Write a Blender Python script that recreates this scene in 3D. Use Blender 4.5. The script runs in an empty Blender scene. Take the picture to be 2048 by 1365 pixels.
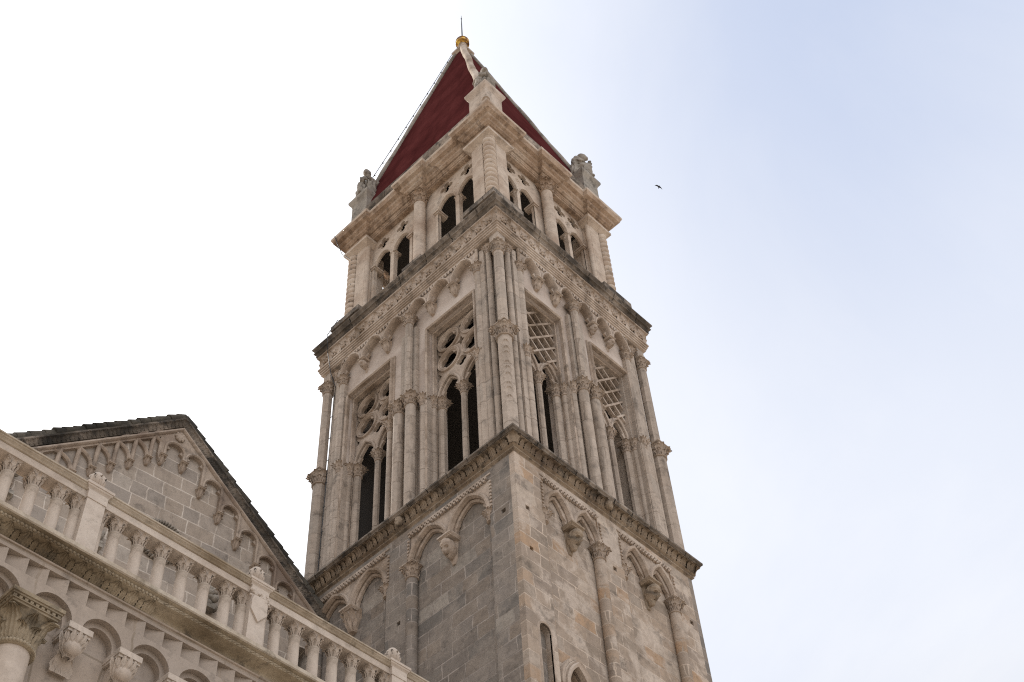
import bpy, bmesh, math, random
from mathutils import Vector, Matrix, noise
from mathutils.geometry import tessellate_polygon

R = math.radians
SC = bpy.context.scene
COL = SC.collection
random.seed(7)

# ------------------------------------------------------------------ camera
CAMP = Vector((-13.744, -11.9, 1.6))
AZ, EL, RO = R(40.431), R(52.031), R(-4.67)
fw = Vector((math.cos(EL) * math.cos(AZ), math.cos(EL) * math.sin(AZ), math.sin(EL)))
rt0 = Vector((math.sin(AZ), -math.cos(AZ), 0))
up0 = rt0.cross(fw)
rt = rt0 * math.cos(RO) + up0 * math.sin(RO)
up = -rt0 * math.sin(RO) + up0 * math.cos(RO)
cd = bpy.data.cameras.new('camera')
cam = bpy.data.objects.new('camera', cd)
COL.objects.link(cam)
cam.matrix_world = Matrix(((rt.x, up.x, -fw.x, CAMP.x), (rt.y, up.y, -fw.y, CAMP.y), (rt.z, up.z, -fw.z, CAMP.z), (0, 0, 0, 1)))
cd.sensor_width = 36
cd.lens = 36 * 2688.7 / 2048
cd.clip_end = 3000
SC.camera = cam

# ------------------------------------------------------------------ sky, sun, exposure
SUN_AZ, SUN_EL = R(88), R(38)
sdir = Vector((math.cos(SUN_EL) * math.cos(SUN_AZ), math.cos(SUN_EL) * math.sin(SUN_AZ), math.sin(SUN_EL)))
w = bpy.data.worlds.new('World')
SC.world = w
w.use_nodes = True
nt = w.node_tree
for n in list(nt.nodes):
    nt.nodes.remove(n)


def N(t, typ, **kw):
    n = t.nodes.new(typ)
    for k, v in kw.items():
        setattr(n, k, v)
    return n


def math_node(t, op, a, b=None, clamp=False):
    m = N(t, 'ShaderNodeMath', operation=op, use_clamp=clamp)
    for i, x in enumerate((a, b)):
        if x is None:
            continue
        if isinstance(x, (int, float)):
            m.inputs[i].default_value = x
        else:
            t.links.new(x, m.inputs[i])
    return m.outputs[0]


def mix(t, fac, a, b, mode='MIX'):
    m = N(t, 'ShaderNodeMix', data_type='RGBA', blend_type=mode)
    for i, x in ((0, fac), (6, a), (7, b)):
        if hasattr(x, 'links') or hasattr(x, 'is_linked'):
            t.links.new(x, m.inputs[i])
        elif i == 0:
            m.inputs[0].default_value = x
        else:
            m.inputs[i].default_value = (x[0], x[1], x[2], 1)
    return m.outputs[2]


def ramp(t, fac, stops, interp='LINEAR'):
    r = N(t, 'ShaderNodeValToRGB')
    r.color_ramp.interpolation = interp
    el = r.color_ramp.elements
    while len(el) < len(stops):
        el.new(0.5)
    for e, (p, c) in zip(el, stops):
        e.position = p
        if isinstance(c, (int, float)):
            c = (c, c, c)
        e.color = (c[0], c[1], c[2], 1)
    t.links.new(fac, r.inputs[0])
    return r.outputs[0]


sky = N(nt, 'ShaderNodeTexSky', sky_type='NISHITA')
sky.sun_disc = False
sky.sun_elevation = SUN_EL
sky.sun_rotation = R(90) - SUN_AZ
sky.dust_density = 2.0
tc = N(nt, 'ShaderNodeTexCoord')
vn = N(nt, 'ShaderNodeVectorMath', operation='DOT_PRODUCT')
nt.links.new(tc.outputs['Generated'], vn.inputs[0])
gdir = Vector((math.cos(R(44)) * math.cos(R(94)), math.cos(R(44)) * math.sin(R(94)), math.sin(R(44))))
vn.inputs[1].default_value = gdir
dotp = math_node(nt, 'MAXIMUM', vn.outputs['Value'], 0.0)
glow = math_node(nt, 'POWER', dotp, 13.0)
nz = N(nt, 'ShaderNodeTexNoise')
nz.inputs['Scale'].default_value = 3.2
nz.inputs['Detail'].default_value = 5
nz.inputs['Roughness'].default_value = 0.55
nz.inputs['Distortion'].default_value = 0.4
nt.links.new(tc.outputs['Generated'], nz.inputs['Vector'])
cloud = ramp(nt, nz.outputs['Fac'], [(0.36, 0.0), (0.66, 1.0)])
thin = N(nt, 'ShaderNodeVectorMath', operation='DOT_PRODUCT')
nt.links.new(tc.outputs['Generated'], thin.inputs[0])
thin.inputs[1].default_value = Vector((0.47, 0.055, 0.88)).normalized()
tf = math_node(nt, 'MULTIPLY', math_node(nt, 'POWER', math_node(nt, 'MAXIMUM', thin.outputs['Value'], 0.0), 34.0), 0.62)
cf = math_node(nt, 'ADD', math_node(nt, 'MULTIPLY', cloud, 0.06), math_node(nt, 'SUBTRACT', 0.93, math_node(nt, 'MULTIPLY', tf, 0.25)), clamp=True)
nz2 = N(nt, 'ShaderNodeTexNoise')
nz2.inputs['Scale'].default_value = 2.1
nz2.inputs['Detail'].default_value = 7
nz2.inputs['Roughness'].default_value = 0.6
nz2.inputs['Distortion'].default_value = 0.8
nt.links.new(tc.outputs['Generated'], nz2.inputs['Vector'])
wisp = ramp(nt, nz2.outputs['Fac'], [(0.40, 0.18), (0.58, 0.0)])
veil = mix(nt, math_node(nt, 'ADD', tf, wisp, clamp=True), (6.5, 6.66, 7.05), (4.0, 4.65, 6.2))
hazecol = mix(nt, math_node(nt, 'MULTIPLY', glow, 1.0, clamp=True), veil, (24.0, 23.4, 22.6))
sepd = N(nt, 'ShaderNodeSeparateXYZ')
nt.links.new(tc.outputs['Generated'], sepd.inputs[0])
cie = math_node(nt, 'ADD', 0.30, math_node(nt, 'MULTIPLY', math_node(nt, 'MINIMUM', math_node(nt, 'MAXIMUM', sepd.outputs[2], 0.0), 0.60), 1.12))
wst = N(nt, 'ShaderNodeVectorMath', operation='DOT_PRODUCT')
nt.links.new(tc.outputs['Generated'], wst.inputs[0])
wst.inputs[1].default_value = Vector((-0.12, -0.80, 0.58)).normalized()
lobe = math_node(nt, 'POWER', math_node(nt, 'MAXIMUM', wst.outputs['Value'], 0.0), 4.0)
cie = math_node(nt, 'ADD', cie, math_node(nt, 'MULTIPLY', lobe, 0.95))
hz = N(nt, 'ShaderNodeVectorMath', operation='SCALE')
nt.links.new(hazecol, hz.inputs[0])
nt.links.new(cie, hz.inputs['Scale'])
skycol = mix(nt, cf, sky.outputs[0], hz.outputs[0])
bg = N(nt, 'ShaderNodeBackground')
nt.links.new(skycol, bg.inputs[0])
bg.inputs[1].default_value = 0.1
wo = N(nt, 'ShaderNodeOutputWorld')
nt.links.new(bg.outputs[0], wo.inputs[0])

sl = bpy.data.lights.new('sun', 'SUN')
sl.energy = 3.0
sl.angle = R(14)
sl.color = (1, 0.965, 0.92)
so = bpy.data.objects.new('sun', sl)
COL.objects.link(so)
so.rotation_euler = (-sdir).to_track_quat('-Z', 'Y').to_euler()
so.location = sdir * 200
SC.view_settings.view_transform = 'Standard'
SC.view_settings.look = 'None'
SC.view_settings.exposure = 0.60
SC.view_settings.gamma = 1
SC.view_settings.use_curve_mapping = False
SC.cycles.use_denoising = False
SC.cycles.filter_width = 1.15
SC.cycles.max_bounces = 6
SC.cycles.diffuse_bounces = 2


# ------------------------------------------------------------------ materials
def stone(name, base, light, dark, brick=None, blocks=None, stain=0.25, stain_col=(0.035, 0.033, 0.03),
          plaster=None, streak=0.25, bump=0.5, rough=0.88, fine=1.0, seed=0.0, mortar=None):
    tint = lambda c: (c[0] * 1.12, c[1] * 1.055, c[2] * 0.975)
    base, light, dark = tint(base), tint(light), tuple(x * 0.9 for x in tint(dark))
    if blocks:
        blocks = [(p, tint(c)) for p, c in blocks]
    if mortar:
        mortar = tint(mortar)
    if plaster:
        plaster = (tint(plaster[0]), plaster[1])
    m = bpy.data.materials.new(name)
    m.use_nodes = True
    t = m.node_tree
    b = t.nodes['Principled BSDF']
    b.inputs['Roughness'].default_value = rough
    b.inputs['Specular IOR Level'].default_value = 0.08
    tcn = N(t, 'ShaderNodeTexCoord')
    mp = N(t, 'ShaderNodeMapping')
    mp.inputs['Location'].default_value = (seed, seed * 1.7, seed * 0.6)
    t.links.new(tcn.outputs['Object'], mp.inputs[0])
    v = mp.outputs[0]

    def noise_t(scale, detail=5, rough_=0.6, vec=v, dist=0.0):
        n = N(t, 'ShaderNodeTexNoise')
        n.inputs['Scale'].default_value = scale
        n.inputs['Detail'].default_value = detail
        n.inputs['Roughness'].default_value = rough_
        n.inputs['Distortion'].default_value = dist
        t.links.new(vec, n.inputs['Vector'])
        return n.outputs['Fac']

    n1 = noise_t(0.9, 6, 0.62)
    n2 = noise_t(5.5, 6, 0.65)
    n3 = noise_t(38, 4, 0.7)
    col = ramp(t, n1, [(0.34, dark), (0.5, base), (0.68, light)])
    bfac = None
    if brick:
        bw, bh = brick
        sx = N(t, 'ShaderNodeSeparateXYZ')
        t.links.new(tcn.outputs['Object'], sx.inputs[0])
        nx = N(t, 'ShaderNodeSeparateXYZ')
        t.links.new(tcn.outputs['Normal'], nx.inputs[0])
        side = math_node(t, 'GREATER_THAN', math_node(t, 'ABSOLUTE', nx.outputs[0]), 0.6)
        hx = N(t, 'ShaderNodeMix', data_type='FLOAT')
        t.links.new(side, hx.inputs[0])
        t.links.new(sx.outputs[0], hx.inputs[2])
        t.links.new(sx.outputs[1], hx.inputs[3])
        wob = noise_t(1.3, 3, 0.6)
        wob2 = noise_t(2.2, 2, 0.5)
        zz = math_node(t, 'ADD', sx.outputs[2], math_node(t, 'MULTIPLY', wob, 0.05))
        xx = math_node(t, 'ADD', hx.outputs[0], math_node(t, 'MULTIPLY', wob2, 0.16))
        cb = N(t, 'ShaderNodeCombineXYZ')
        t.links.new(xx, cb.inputs[0])
        t.links.new(zz, cb.inputs[1])
        bt = N(t, 'ShaderNodeTexBrick')
        bt.offset = 0.43
        bt.squash = 0.62
        bt.squash_frequency = 3
        bt.inputs['Scale'].default_value = 1
        bt.inputs['Brick Width'].default_value = bw
        bt.inputs['Row Height'].default_value = bh
        bt.inputs['Mortar Size'].default_value = 0.017
        bt.inputs['Mortar Smooth'].default_value = 0.3
        bt.inputs['Color1'].default_value = (0, 0, 0, 1)
        bt.inputs['Color2'].default_value = (1, 1, 1, 1)
        bt.inputs['Mortar'].default_value = (0.5, 0.5, 0.5, 1)
        t.links.new(cb.outputs[0], bt.inputs['Vector'])
        rnd = math_node(t, 'ADD', bt.outputs['Color'], math_node(t, 'MULTIPLY', math_node(t, 'SUBTRACT', n2, 0.5), 0.16))
        if blocks:
            bc = ramp(t, rnd, blocks)
            col = mix(t, 0.86, col, bc)
        bfac = bt.outputs['Fac']
        mc = mortar or tuple(c * 1.08 for c in light)
        mfac = math_node(t, 'MULTIPLY', bfac, ramp(t, noise_t(1.7, 4), [(0.37, 0.18), (0.57, 1.0)]))
        col = mix(t, mfac, col, mc)
    if plaster:
        pf = ramp(t, noise_t(1.25, 8, 0.66, dist=0.5), [(0.5, 0.0), (0.57, plaster[1])])
        col = mix(t, pf, col, plaster[0])
    col = mix(t, math_node(t, 'MULTIPLY', ramp(t, n2, [(0.3, 1.0), (0.55, 0.0)]), 0.36 * fine), col, tuple(c * 0.62 for c in dark))
    col = mix(t, math_node(t, 'MULTIPLY', ramp(t, n3, [(0.28, 1.0), (0.45, 0.0)]), 0.42 * fine), col, tuple(c * 0.42 for c in dark))
    if streak:
        mp2 = N(t, 'ShaderNodeMapping')
        mp2.inputs['Scale'].default_value = (3.2, 3.2, 0.28)
        t.links.new(v, mp2.inputs[0])
        sf = ramp(t, noise_t(1.0, 6, 0.62, vec=mp2.outputs[0]), [(0.5, 0.0), (0.72, 1.0)])
        col = mix(t, math_node(t, 'MULTIPLY', sf, streak), col, tuple(c * 0.38 for c in dark))
    if stain:
        lf = ramp(t, noise_t(2.4, 9, 0.72, dist=0.3), [(0.56 - 0.12 * stain, 0.0), (0.66 - 0.1 * stain, 1.0)])
        col = mix(t, math_node(t, 'MULTIPLY', lf, min(1.0, 0.35 + stain * 0.65)), col, stain_col)
    t.links.new(col, b.inputs['Base Color'])
    bp = N(t, 'ShaderNodeBump')
    bp.inputs['Strength'].default_value = bump
    bp.inputs['Distance'].default_value = 0.02
    h = math_node(t, 'ADD', math_node(t, 'MULTIPLY', n3, 0.55), math_node(t, 'MULTIPLY', n2, 0.9))
    if bfac is not None:
        h = math_node(t, 'SUBTRACT', h, math_node(t, 'MULTIPLY', bfac, 0.7))
    t.links.new(h, bp.inputs['Height'])
    t.links.new(bp.outputs[0], b.inputs['Normal'])
    return m


def plain(name, col, rough=0.6, metal=0.0):
    m = bpy.data.materials.new(name)
    m.use_nodes = True
    b = m.node_tree.nodes['Principled BSDF']
    b.inputs['Base Color'].default_value = (*col, 1)
    b.inputs['Roughness'].default_value = rough
    b.inputs['Metallic'].default_value = metal
    return m


M = {}
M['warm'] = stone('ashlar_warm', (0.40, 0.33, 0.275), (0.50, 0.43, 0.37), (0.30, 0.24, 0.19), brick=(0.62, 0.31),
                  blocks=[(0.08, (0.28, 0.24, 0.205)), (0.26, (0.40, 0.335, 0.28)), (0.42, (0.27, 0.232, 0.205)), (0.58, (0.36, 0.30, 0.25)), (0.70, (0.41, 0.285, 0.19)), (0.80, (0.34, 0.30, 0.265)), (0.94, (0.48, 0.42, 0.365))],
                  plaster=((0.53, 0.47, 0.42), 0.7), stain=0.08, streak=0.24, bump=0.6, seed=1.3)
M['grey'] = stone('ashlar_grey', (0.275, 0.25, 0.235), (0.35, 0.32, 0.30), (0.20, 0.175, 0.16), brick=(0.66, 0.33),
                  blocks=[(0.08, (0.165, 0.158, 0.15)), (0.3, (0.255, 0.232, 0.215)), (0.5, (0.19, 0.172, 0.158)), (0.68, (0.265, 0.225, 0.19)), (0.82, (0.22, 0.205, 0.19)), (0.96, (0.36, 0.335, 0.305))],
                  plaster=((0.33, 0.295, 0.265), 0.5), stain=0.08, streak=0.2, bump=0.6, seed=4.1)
M['carved'] = stone('carved_limestone', (0.44, 0.375, 0.325), (0.55, 0.49, 0.44), (0.30, 0.24, 0.19), stain=0.14, streak=0.4, bump=0.45, seed=2.2)
M['pale'] = stone('pale_marble', (0.50, 0.445, 0.41), (0.57, 0.52, 0.49), (0.43, 0.365, 0.325), stain=0.0, streak=0.16, bump=0.25, fine=0.45, seed=3.3)
M['shaftcol'] = stone('column_stone', (0.43, 0.375, 0.33), (0.51, 0.46, 0.42), (0.33, 0.275, 0.23), brick=(3.0, 0.62),
                      blocks=[(0.1, (0.40, 0.345, 0.30)), (0.5, (0.46, 0.405, 0.36)), (0.9, (0.37, 0.33, 0.295))], stain=0.1, streak=0.5, bump=0.5, seed=5.0,
                      mortar=(0.31, 0.265, 0.23))
M['upper'] = stone('upper_limestone', (0.50, 0.43, 0.37), (0.57, 0.51, 0.455), (0.40, 0.315, 0.255), stain=0.03, streak=0.22, bump=0.4, seed=6.4)
M['ochre'] = stone('ochre_entablature', (0.41, 0.315, 0.245), (0.50, 0.425, 0.36), (0.25, 0.175, 0.125), stain=0.42, streak=0.45, bump=0.6, seed=7.7, stain_col=(0.10, 0.065, 0.045))
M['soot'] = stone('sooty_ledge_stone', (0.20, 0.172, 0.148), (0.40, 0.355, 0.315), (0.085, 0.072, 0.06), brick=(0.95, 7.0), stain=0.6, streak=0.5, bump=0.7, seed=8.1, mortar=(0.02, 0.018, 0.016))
M['sootcarv'] = stone('brown_weathered_carving', (0.29, 0.235, 0.18), (0.38, 0.32, 0.26), (0.17, 0.13, 0.10), stain=0.45, streak=0.3, bump=0.6, seed=9.0)
M['statue'] = stone('statue_stone', (0.31, 0.29, 0.265), (0.39, 0.37, 0.34), (0.2, 0.185, 0.165), stain=0.3, streak=0.3, bump=0.6, seed=10.0)
M['gable'] = stone('gable_ashlar', (0.34, 0.30, 0.27), (0.42, 0.375, 0.335), (0.26, 0.22, 0.19), brick=(0.66, 0.36),
                   blocks=[(0.1, (0.30, 0.275, 0.255)), (0.4, (0.37, 0.33, 0.295)), (0.7, (0.335, 0.29, 0.25)), (0.95, (0.39, 0.36, 0.33))],
                   stain=0.05, streak=0.2, bump=0.4, seed=11.5, mortar=(0.55, 0.51, 0.47))
M['gcarv'] = stone('gable_carving', (0.36, 0.305, 0.26), (0.44, 0.385, 0.34), (0.24, 0.19, 0.16), stain=0.15, streak=0.3, bump=0.5, seed=12.2)
M['tile'] = stone('mossy_roof_tile', (0.085, 0.08, 0.07), (0.17, 0.16, 0.14), (0.035, 0.034, 0.03), stain=0.7, streak=0.1, bump=0.9, seed=13.0)
M['rake'] = stone('blackened_rake_cornice', (0.15, 0.132, 0.115), (0.36, 0.315, 0.275), (0.065, 0.058, 0.05), stain=0.75, streak=0.3, bump=0.8, seed=13.7)
M['portico'] = stone('portico_marble', (0.375, 0.325, 0.285), (0.43, 0.385, 0.345), (0.30, 0.25, 0.21), brick=(1.35, 0.75),
                     blocks=[(0.1, (0.36, 0.315, 0.28)), (0.5, (0.40, 0.345, 0.30)), (0.9, (0.345, 0.305, 0.275))], stain=0.03, streak=0.22, bump=0.25, fine=0.6, seed=14.4,
                     mortar=(0.27, 0.23, 0.19))
M['ocarve'] = stone('ochre_carved_frieze', (0.31, 0.262, 0.195), (0.42, 0.365, 0.285), (0.16, 0.125, 0.085), stain=0.3, streak=0.2, bump=0.6, seed=15.0)
M['balus'] = stone('balustrade_marble', (0.50, 0.445, 0.40), (0.57, 0.52, 0.475), (0.41, 0.35, 0.30), stain=0.06, streak=0.25, bump=0.3, fine=0.7, seed=16.0, stain_col=(0.16, 0.13, 0.09))
M['railcap'] = stone('lichened_rail', (0.42, 0.37, 0.31), (0.50, 0.455, 0.395), (0.29, 0.24, 0.18), stain=0.24, streak=0.2, bump=0.5, seed=17.0, stain_col=(0.13, 0.105, 0.07))
M['pave'] = stone('paving_limestone', (0.37, 0.345, 0.315), (0.43, 0.405, 0.375), (0.31, 0.285, 0.26), brick=(0.9, 0.6), stain=0.05, streak=0.0, bump=0.2, seed=18.0)
M['red'] = stone('red_spire_render', (0.074, 0.0205, 0.0215), (0.092, 0.027, 0.028), (0.060, 0.0165, 0.0175), stain=0.0, streak=0.35, bump=0.15, fine=0.5, seed=19.0, rough=1.0)
M['red'].node_tree.nodes['Principled BSDF'].inputs['Specular IOR Level'].default_value = 0.0
M['iron'] = plain('dark_iron', (0.03, 0.03, 0.032), 0.5, 0.6)
M['cable'] = plain('black_cable', (0.02, 0.02, 0.022), 0.6)
M['bulb'] = plain('clear_lamp_glass', (0.6, 0.6, 0.58), 0.2)
M['dark'] = plain('dark_floor_and_blocker', (0.045, 0.038, 0.032), 0.95)  # inner floors and the added sheet that blocks sky in the belfry
M['bird'] = plain('dark_plumage', (0.018, 0.017, 0.02), 0.8)


def gold_mat():
    m = bpy.data.materials.new('gilded_copper')
    m.use_nodes = True
    t = m.node_tree
    b = t.nodes['Principled BSDF']
    tcn = N(t, 'ShaderNodeTexCoord')
    n = N(t, 'ShaderNodeTexNoise')
    n.inputs['Scale'].default_value = 5
    n.inputs['Detail'].default_value = 5
    t.links.new(tcn.outputs['Object'], n.inputs['Vector'])
    c = ramp(t, n.outputs['Fac'], [(0.38, (0.10, 0.04, 0.015)), (0.5, (0.42, 0.22, 0.04)), (0.62, (0.66, 0.44, 0.09))])
    t.links.new(c, b.inputs['Base Color'])
    b.inputs['Metallic'].default_value = 0.75
    b.inputs['Roughness'].default_value = 0.32
    return m


M['gold'] = gold_mat()


# ------------------------------------------------------------------ mesh building
class MB:
    def __init__(s):
        s.v = []
        s.f = []

    def add(s, vs, fs, T=None):
        o = len(s.v)
        if T is not None:
            vs = [T @ Vector(p) for p in vs]
        s.v.extend([tuple(p) for p in vs])
        s.f.extend([tuple(i + o for i in f) for f in fs])
        return s

    def box(s, x0, x1, y0, y1, z0, z1, T=None):
        vs = [(x, y, z) for z in (z0, z1) for y in (y0, y1) for x in (x0, x1)]
        return s.add(vs, [(0, 2, 3, 1), (4, 5, 7, 6), (0, 1, 5, 4), (2, 6, 7, 3), (0, 4, 6, 2), (1, 3, 7, 5)], T)

    def rings(s, rs, cap=True, closed=True, T=None):
        n = len(rs[0])
        vs = [p for r in rs for p in r]
        fs = []
        for k in range(len(rs) - 1):
            for i in range(n if closed else n - 1):
                j = (i + 1) % n
                fs.append((k * n + i, k * n + j, (k + 1) * n + j, (k + 1) * n + i))
        if cap:
            fs.append(tuple(range(n - 1, -1, -1)))
            fs.append(tuple(range((len(rs) - 1) * n, len(rs) * n)))
        return s.add(vs, fs, T)

    def lathe(s, prof, cx=0, cy=0, n=16, ph=0.0, T=None):
        return s.rings([[(cx + r * math.cos(ph + 2 * math.pi * i / n), cy + r * math.sin(ph + 2 * math.pi * i / n), z) for i in range(n)] for r, z in prof], T=T)

    def prism(s, poly, z0, z1, T=None):
        return s.rings([[(x, y, z0) for x, y in poly], [(x, y, z1) for x, y in poly]], T=T)

    def uzprism(s, poly, w0, w1, T=None):
        return s.rings([[(u, w0, z) for u, z in poly], [(u, w1, z) for u, z in poly]], T=T)

    def tube(s, path, r, n=8, cap=True):
        rs = []
        P = [Vector(p) for p in path]
        for i, p in enumerate(P):
            d = (P[min(i + 1, len(P) - 1)] - P[max(i - 1, 0)]).normalized()
            a = d.cross(Vector((0, 0, 1)))
            if a.length < 1e-3:
                a = d.cross(Vector((1, 0, 0)))
            a.normalize()
            b = d.cross(a)
            rr = r[i] if isinstance(r, (list, tuple)) else r
            rs.append([tuple(p + a * rr * math.cos(2 * math.pi * k / n) + b * rr * math.sin(2 * math.pi * k / n)) for k in range(n)])
        return s.rings(rs, cap)

    def sweep(s, path, prof, plane='uz', closed=False, z=0):
        # path: 2D points; prof: (offset to the left of travel, third axis)
        n = len(path)
        rs = []
        for i in range(n):
            p = Vector(path[i])
            if closed:
                a, b = Vector(path[i - 1]), Vector(path[(i + 1) % n])
            else:
                a = Vector(path[i - 1]) if i else None
                b = Vector(path[i + 1]) if i < n - 1 else None
            ns = []
            if a is not None:
                d = (p - a).normalized()
                ns.append(Vector((-d.y, d.x)))
            if b is not None:
                d = (b - p).normalized()
                ns.append(Vector((-d.y, d.x)))
            if len(ns) == 2:
                k = max(0.25, 1 + ns[0].dot(ns[1]))
                m = (ns[0] + ns[1]) / k
            else:
                m = ns[0]
            ring = []
            for o, c in prof:
                q = p + m * o
                ring.append((q.x, c, q.y) if plane == 'uz' else (q.x, q.y, c))
            rs.append(ring)
        if closed:
            rs.append(rs[0])
            return s.rings(rs, cap=False)
        return s.rings(rs, cap=True)

    def mould(s, path, prof):
        # horizontal moulding round a CCW path: prof (projection outwards, z)
        return s.sweep(path, [(-o, z) for o, z in prof], plane='xy', closed=True)

    def plate(s, outer, holes, w0, w1, T=None):
        loops = [outer] + list(holes)
        tri = tessellate_polygon([[Vector((u, z, 0)) for u, z in lp] for lp in loops])
        flat = [p for lp in loops for p in lp]
        n = len(flat)
        vs = [(u, w0, z) for u, z in flat] + [(u, w1, z) for u, z in flat]
        fs = [tuple(t) for t in tri] + [tuple(i + n for i in reversed(t)) for t in tri]
        o = 0
        for lp in loops:
            k = len(lp)
            for i in range(k):
                j = (i + 1) % k
                fs.append((o + i, o + j, n + o + j, n + o + i))
            o += k
        return s.add(vs, fs, T)

    def ball(s, c, r, nu=12, nv=8, T=None):
        if not isinstance(r, (tuple, list)):
            r = (r, r, r)
        rs = []
        for j in range(nv + 1):
            th = math.pi * (0.02 + 0.96 * j / nv)
            rs.append([(c[0] + r[0] * math.sin(th) * math.cos(2 * math.pi * i / nu), c[1] + r[1] * math.sin(th) * math.sin(2 * math.pi * i / nu), c[2] - r[2] * math.cos(th)) for i in range(nu)])
        return s.rings(rs, T=T)

    def leaf(s, p, out, h, wd, curl=2.3, lean=0.15, nv=7, T=None):
        p = Vector(p)
        out = Vector(out).normalized()
        upv = Vector((0, 0, 1))
        sd = out.cross(upv)
        vs = []
        pos = p.copy()
        for j in range(nv + 1):
            t = j / nv
            th = lean + curl * max(0.0, (t - 0.5) / 0.5) ** 1.6
            wj = wd * (0.62 + 0.45 * math.sin(math.pi * min(1, t + 0.1))) * (1 - 0.55 * t ** 4) * (1 + 0.16 * math.cos(2 * math.pi * 2.5 * t))
            nn = out * math.cos(th) - upv * math.sin(th)
            for i in (-2, -1, 0, 1, 2):
                dep = {0: 0.0, 1: -0.16, 2: 0.02}[abs(i)] * wd
                vs.append(pos + sd * (wj * i / 2) + nn * dep)
            pos = pos + (upv * math.cos(th) + out * math.sin(th)) * (h * 1.18 / nv)
        fs = []
        for j in range(nv):
            for i in range(4):
                a = j * 5 + i
                fs.append((a, a + 1, a + 6, a + 5))
        return s.add(vs, fs, T)

    def acanthus(s, p, out, h, wd, curl=2.0, lean=0.2, nv=9):
        """large ribbed leaf with a serrated edge"""
        p = Vector(p)
        out = Vector(out).normalized()
        upv = Vector((0, 0, 1))
        sd = out.cross(upv)
        vs = []
        pos = p.copy()
        for j in range(nv + 1):
            t = j / nv
            th = lean + curl * max(0.0, (t - 0.45) / 0.55) ** 1.7
            wj = wd * (0.7 + 0.4 * math.sin(math.pi * min(1, t + 0.1))) * (1 - 0.6 * t ** 5) * (1.12 if j % 2 else 0.9)
            nn = out * math.cos(th) - upv * math.sin(th)
            for i in range(-4, 5):
                dep = (-0.15 if i % 2 else 0.03 + (0.07 if i == 0 else 0)) * wd - 0.012 * wd * i * i * (1 if j < nv - 2 else 0.3)
                vs.append(pos + sd * (wj * i / 4) + nn * dep)
            pos = pos + (upv * math.cos(th) + out * math.sin(th)) * (h * 1.2 / nv)
        fs = []
        for j in range(nv):
            for i in range(8):
                a = j * 9 + i
                fs.append((a, a + 1, a + 10, a + 9))
        return s.add(vs, fs)

    def mesh(s, name, sharp=38):
        me = bpy.data.meshes.new(name)
        me.from_pydata(s.v, [], s.f)
        bm = bmesh.new()
        bm.from_mesh(me)
        bmesh.ops.recalc_face_normals(bm, faces=bm.faces)
        bm.to_mesh(me)
        bm.free()
        me.polygons.foreach_set('use_smooth', [True] * len(me.polygons))
        me.set_sharp_from_angle(angle=R(sharp))
        return me


def obj(name, mb, mat, parent=None, loc=None, mw=None, sharp=38):
    me = mb if isinstance(mb, bpy.types.Mesh) else mb.mesh(name, sharp)
    if mat is not None and not me.materials:
        me.materials.append(M[mat] if isinstance(mat, str) else mat)
    o = bpy.data.objects.new(name, me)
    COL.objects.link(o)
    if parent is not None:
        o.parent = parent
    if mw is not None:
        o.matrix_local = mw
    if loc is not None:
        o.location = loc
    return o


def thing(name, label, cat, loc=(0, 0, 0), rz=0, group=None):
    o = bpy.data.objects.new(name, None)
    COL.objects.link(o)
    o.empty_display_size = 0.3
    o.location = loc
    o.rotation_euler = (0, 0, rz)
    tag(o, label, cat, group)
    return o


def tag(o, label, cat, group=None):
    o['label'] = label
    o['category'] = cat
    if group:
        o['group'] = group
    return o


def copy_tree(o, parent, mw):
    c = o.copy()
    COL.objects.link(c)
    c.parent = parent
    c.matrix_local = mw
    for ch in o.children:
        d = ch.copy()
        COL.objects.link(d)
        d.parent = c
        for g in ch.children:
            e = g.copy()
            COL.objects.link(e)
            e.parent = d
    return c


# ---- 2D outlines
def lancet(uc, a, zs, h, n=9):
    r = (a * a + h * h) / (2 * a)
    cx = uc - a + r
    ta = math.atan2(h, uc - cx)
    L = []
    for i in range(n + 1):
        t = math.pi + (ta - math.pi) * i / n
        L.append((cx + r * math.cos(t), zs + r * math.sin(t)))
    L[-1] = (uc, zs + h)
    return L + [(2 * uc - u, z) for u, z in reversed(L[:-1])]


def roundarch(uc, a, zs, n=14):
    return [(uc - a * math.cos(math.pi * i / n), zs + a * math.sin(math.pi * i / n)) for i in range(n + 1)]


def foil(uc, zc, d, q, lobes=4, ph=0.0, n=48):
    pts = []
    for i in range(n):
        t = 2 * math.pi * i / n
        k = round((t - ph) / (2 * math.pi / lobes))
        f = t - ph - k * 2 * math.pi / lobes
        r = d * math.cos(f) + math.sqrt(max(0.0, q * q - (d * math.sin(f)) ** 2))
        pts.append((uc + r * math.cos(t), zc + r * math.sin(t)))
    return pts


def circle(uc, zc, r, n=28):
    return [(uc + r * math.cos(2 * math.pi * i / n), zc + r * math.sin(2 * math.pi * i / n)) for i in range(n)]


def rect(u0, u1, z0, z1):
    return [(u0, z0), (u1, z0), (u1, z1), (u0, z1)]


def clip_rect(poly, u0, u1, z0, z1):
    for ax, lim, sgn in ((0, u0, 1), (0, u1, -1), (1, z0, 1), (1, z1, -1)):
        out = []
        for i in range(len(poly)):
            a, b = poly[i - 1], poly[i]
            ia, ib = sgn * (a[ax] - lim) >= 0, sgn * (b[ax] - lim) >= 0
            if ia != ib:
                t = (lim - a[ax]) / (b[ax] - a[ax])
                out.append((a[0] + t * (b[0] - a[0]), a[1] + t * (b[1] - a[1])))
            if ib:
                out.append(b)
        poly = out
        if len(poly) < 3:
            return []
    return poly


# ---- reusable carved pieces (meshes shared by all copies)
CAPS = {}


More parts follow.
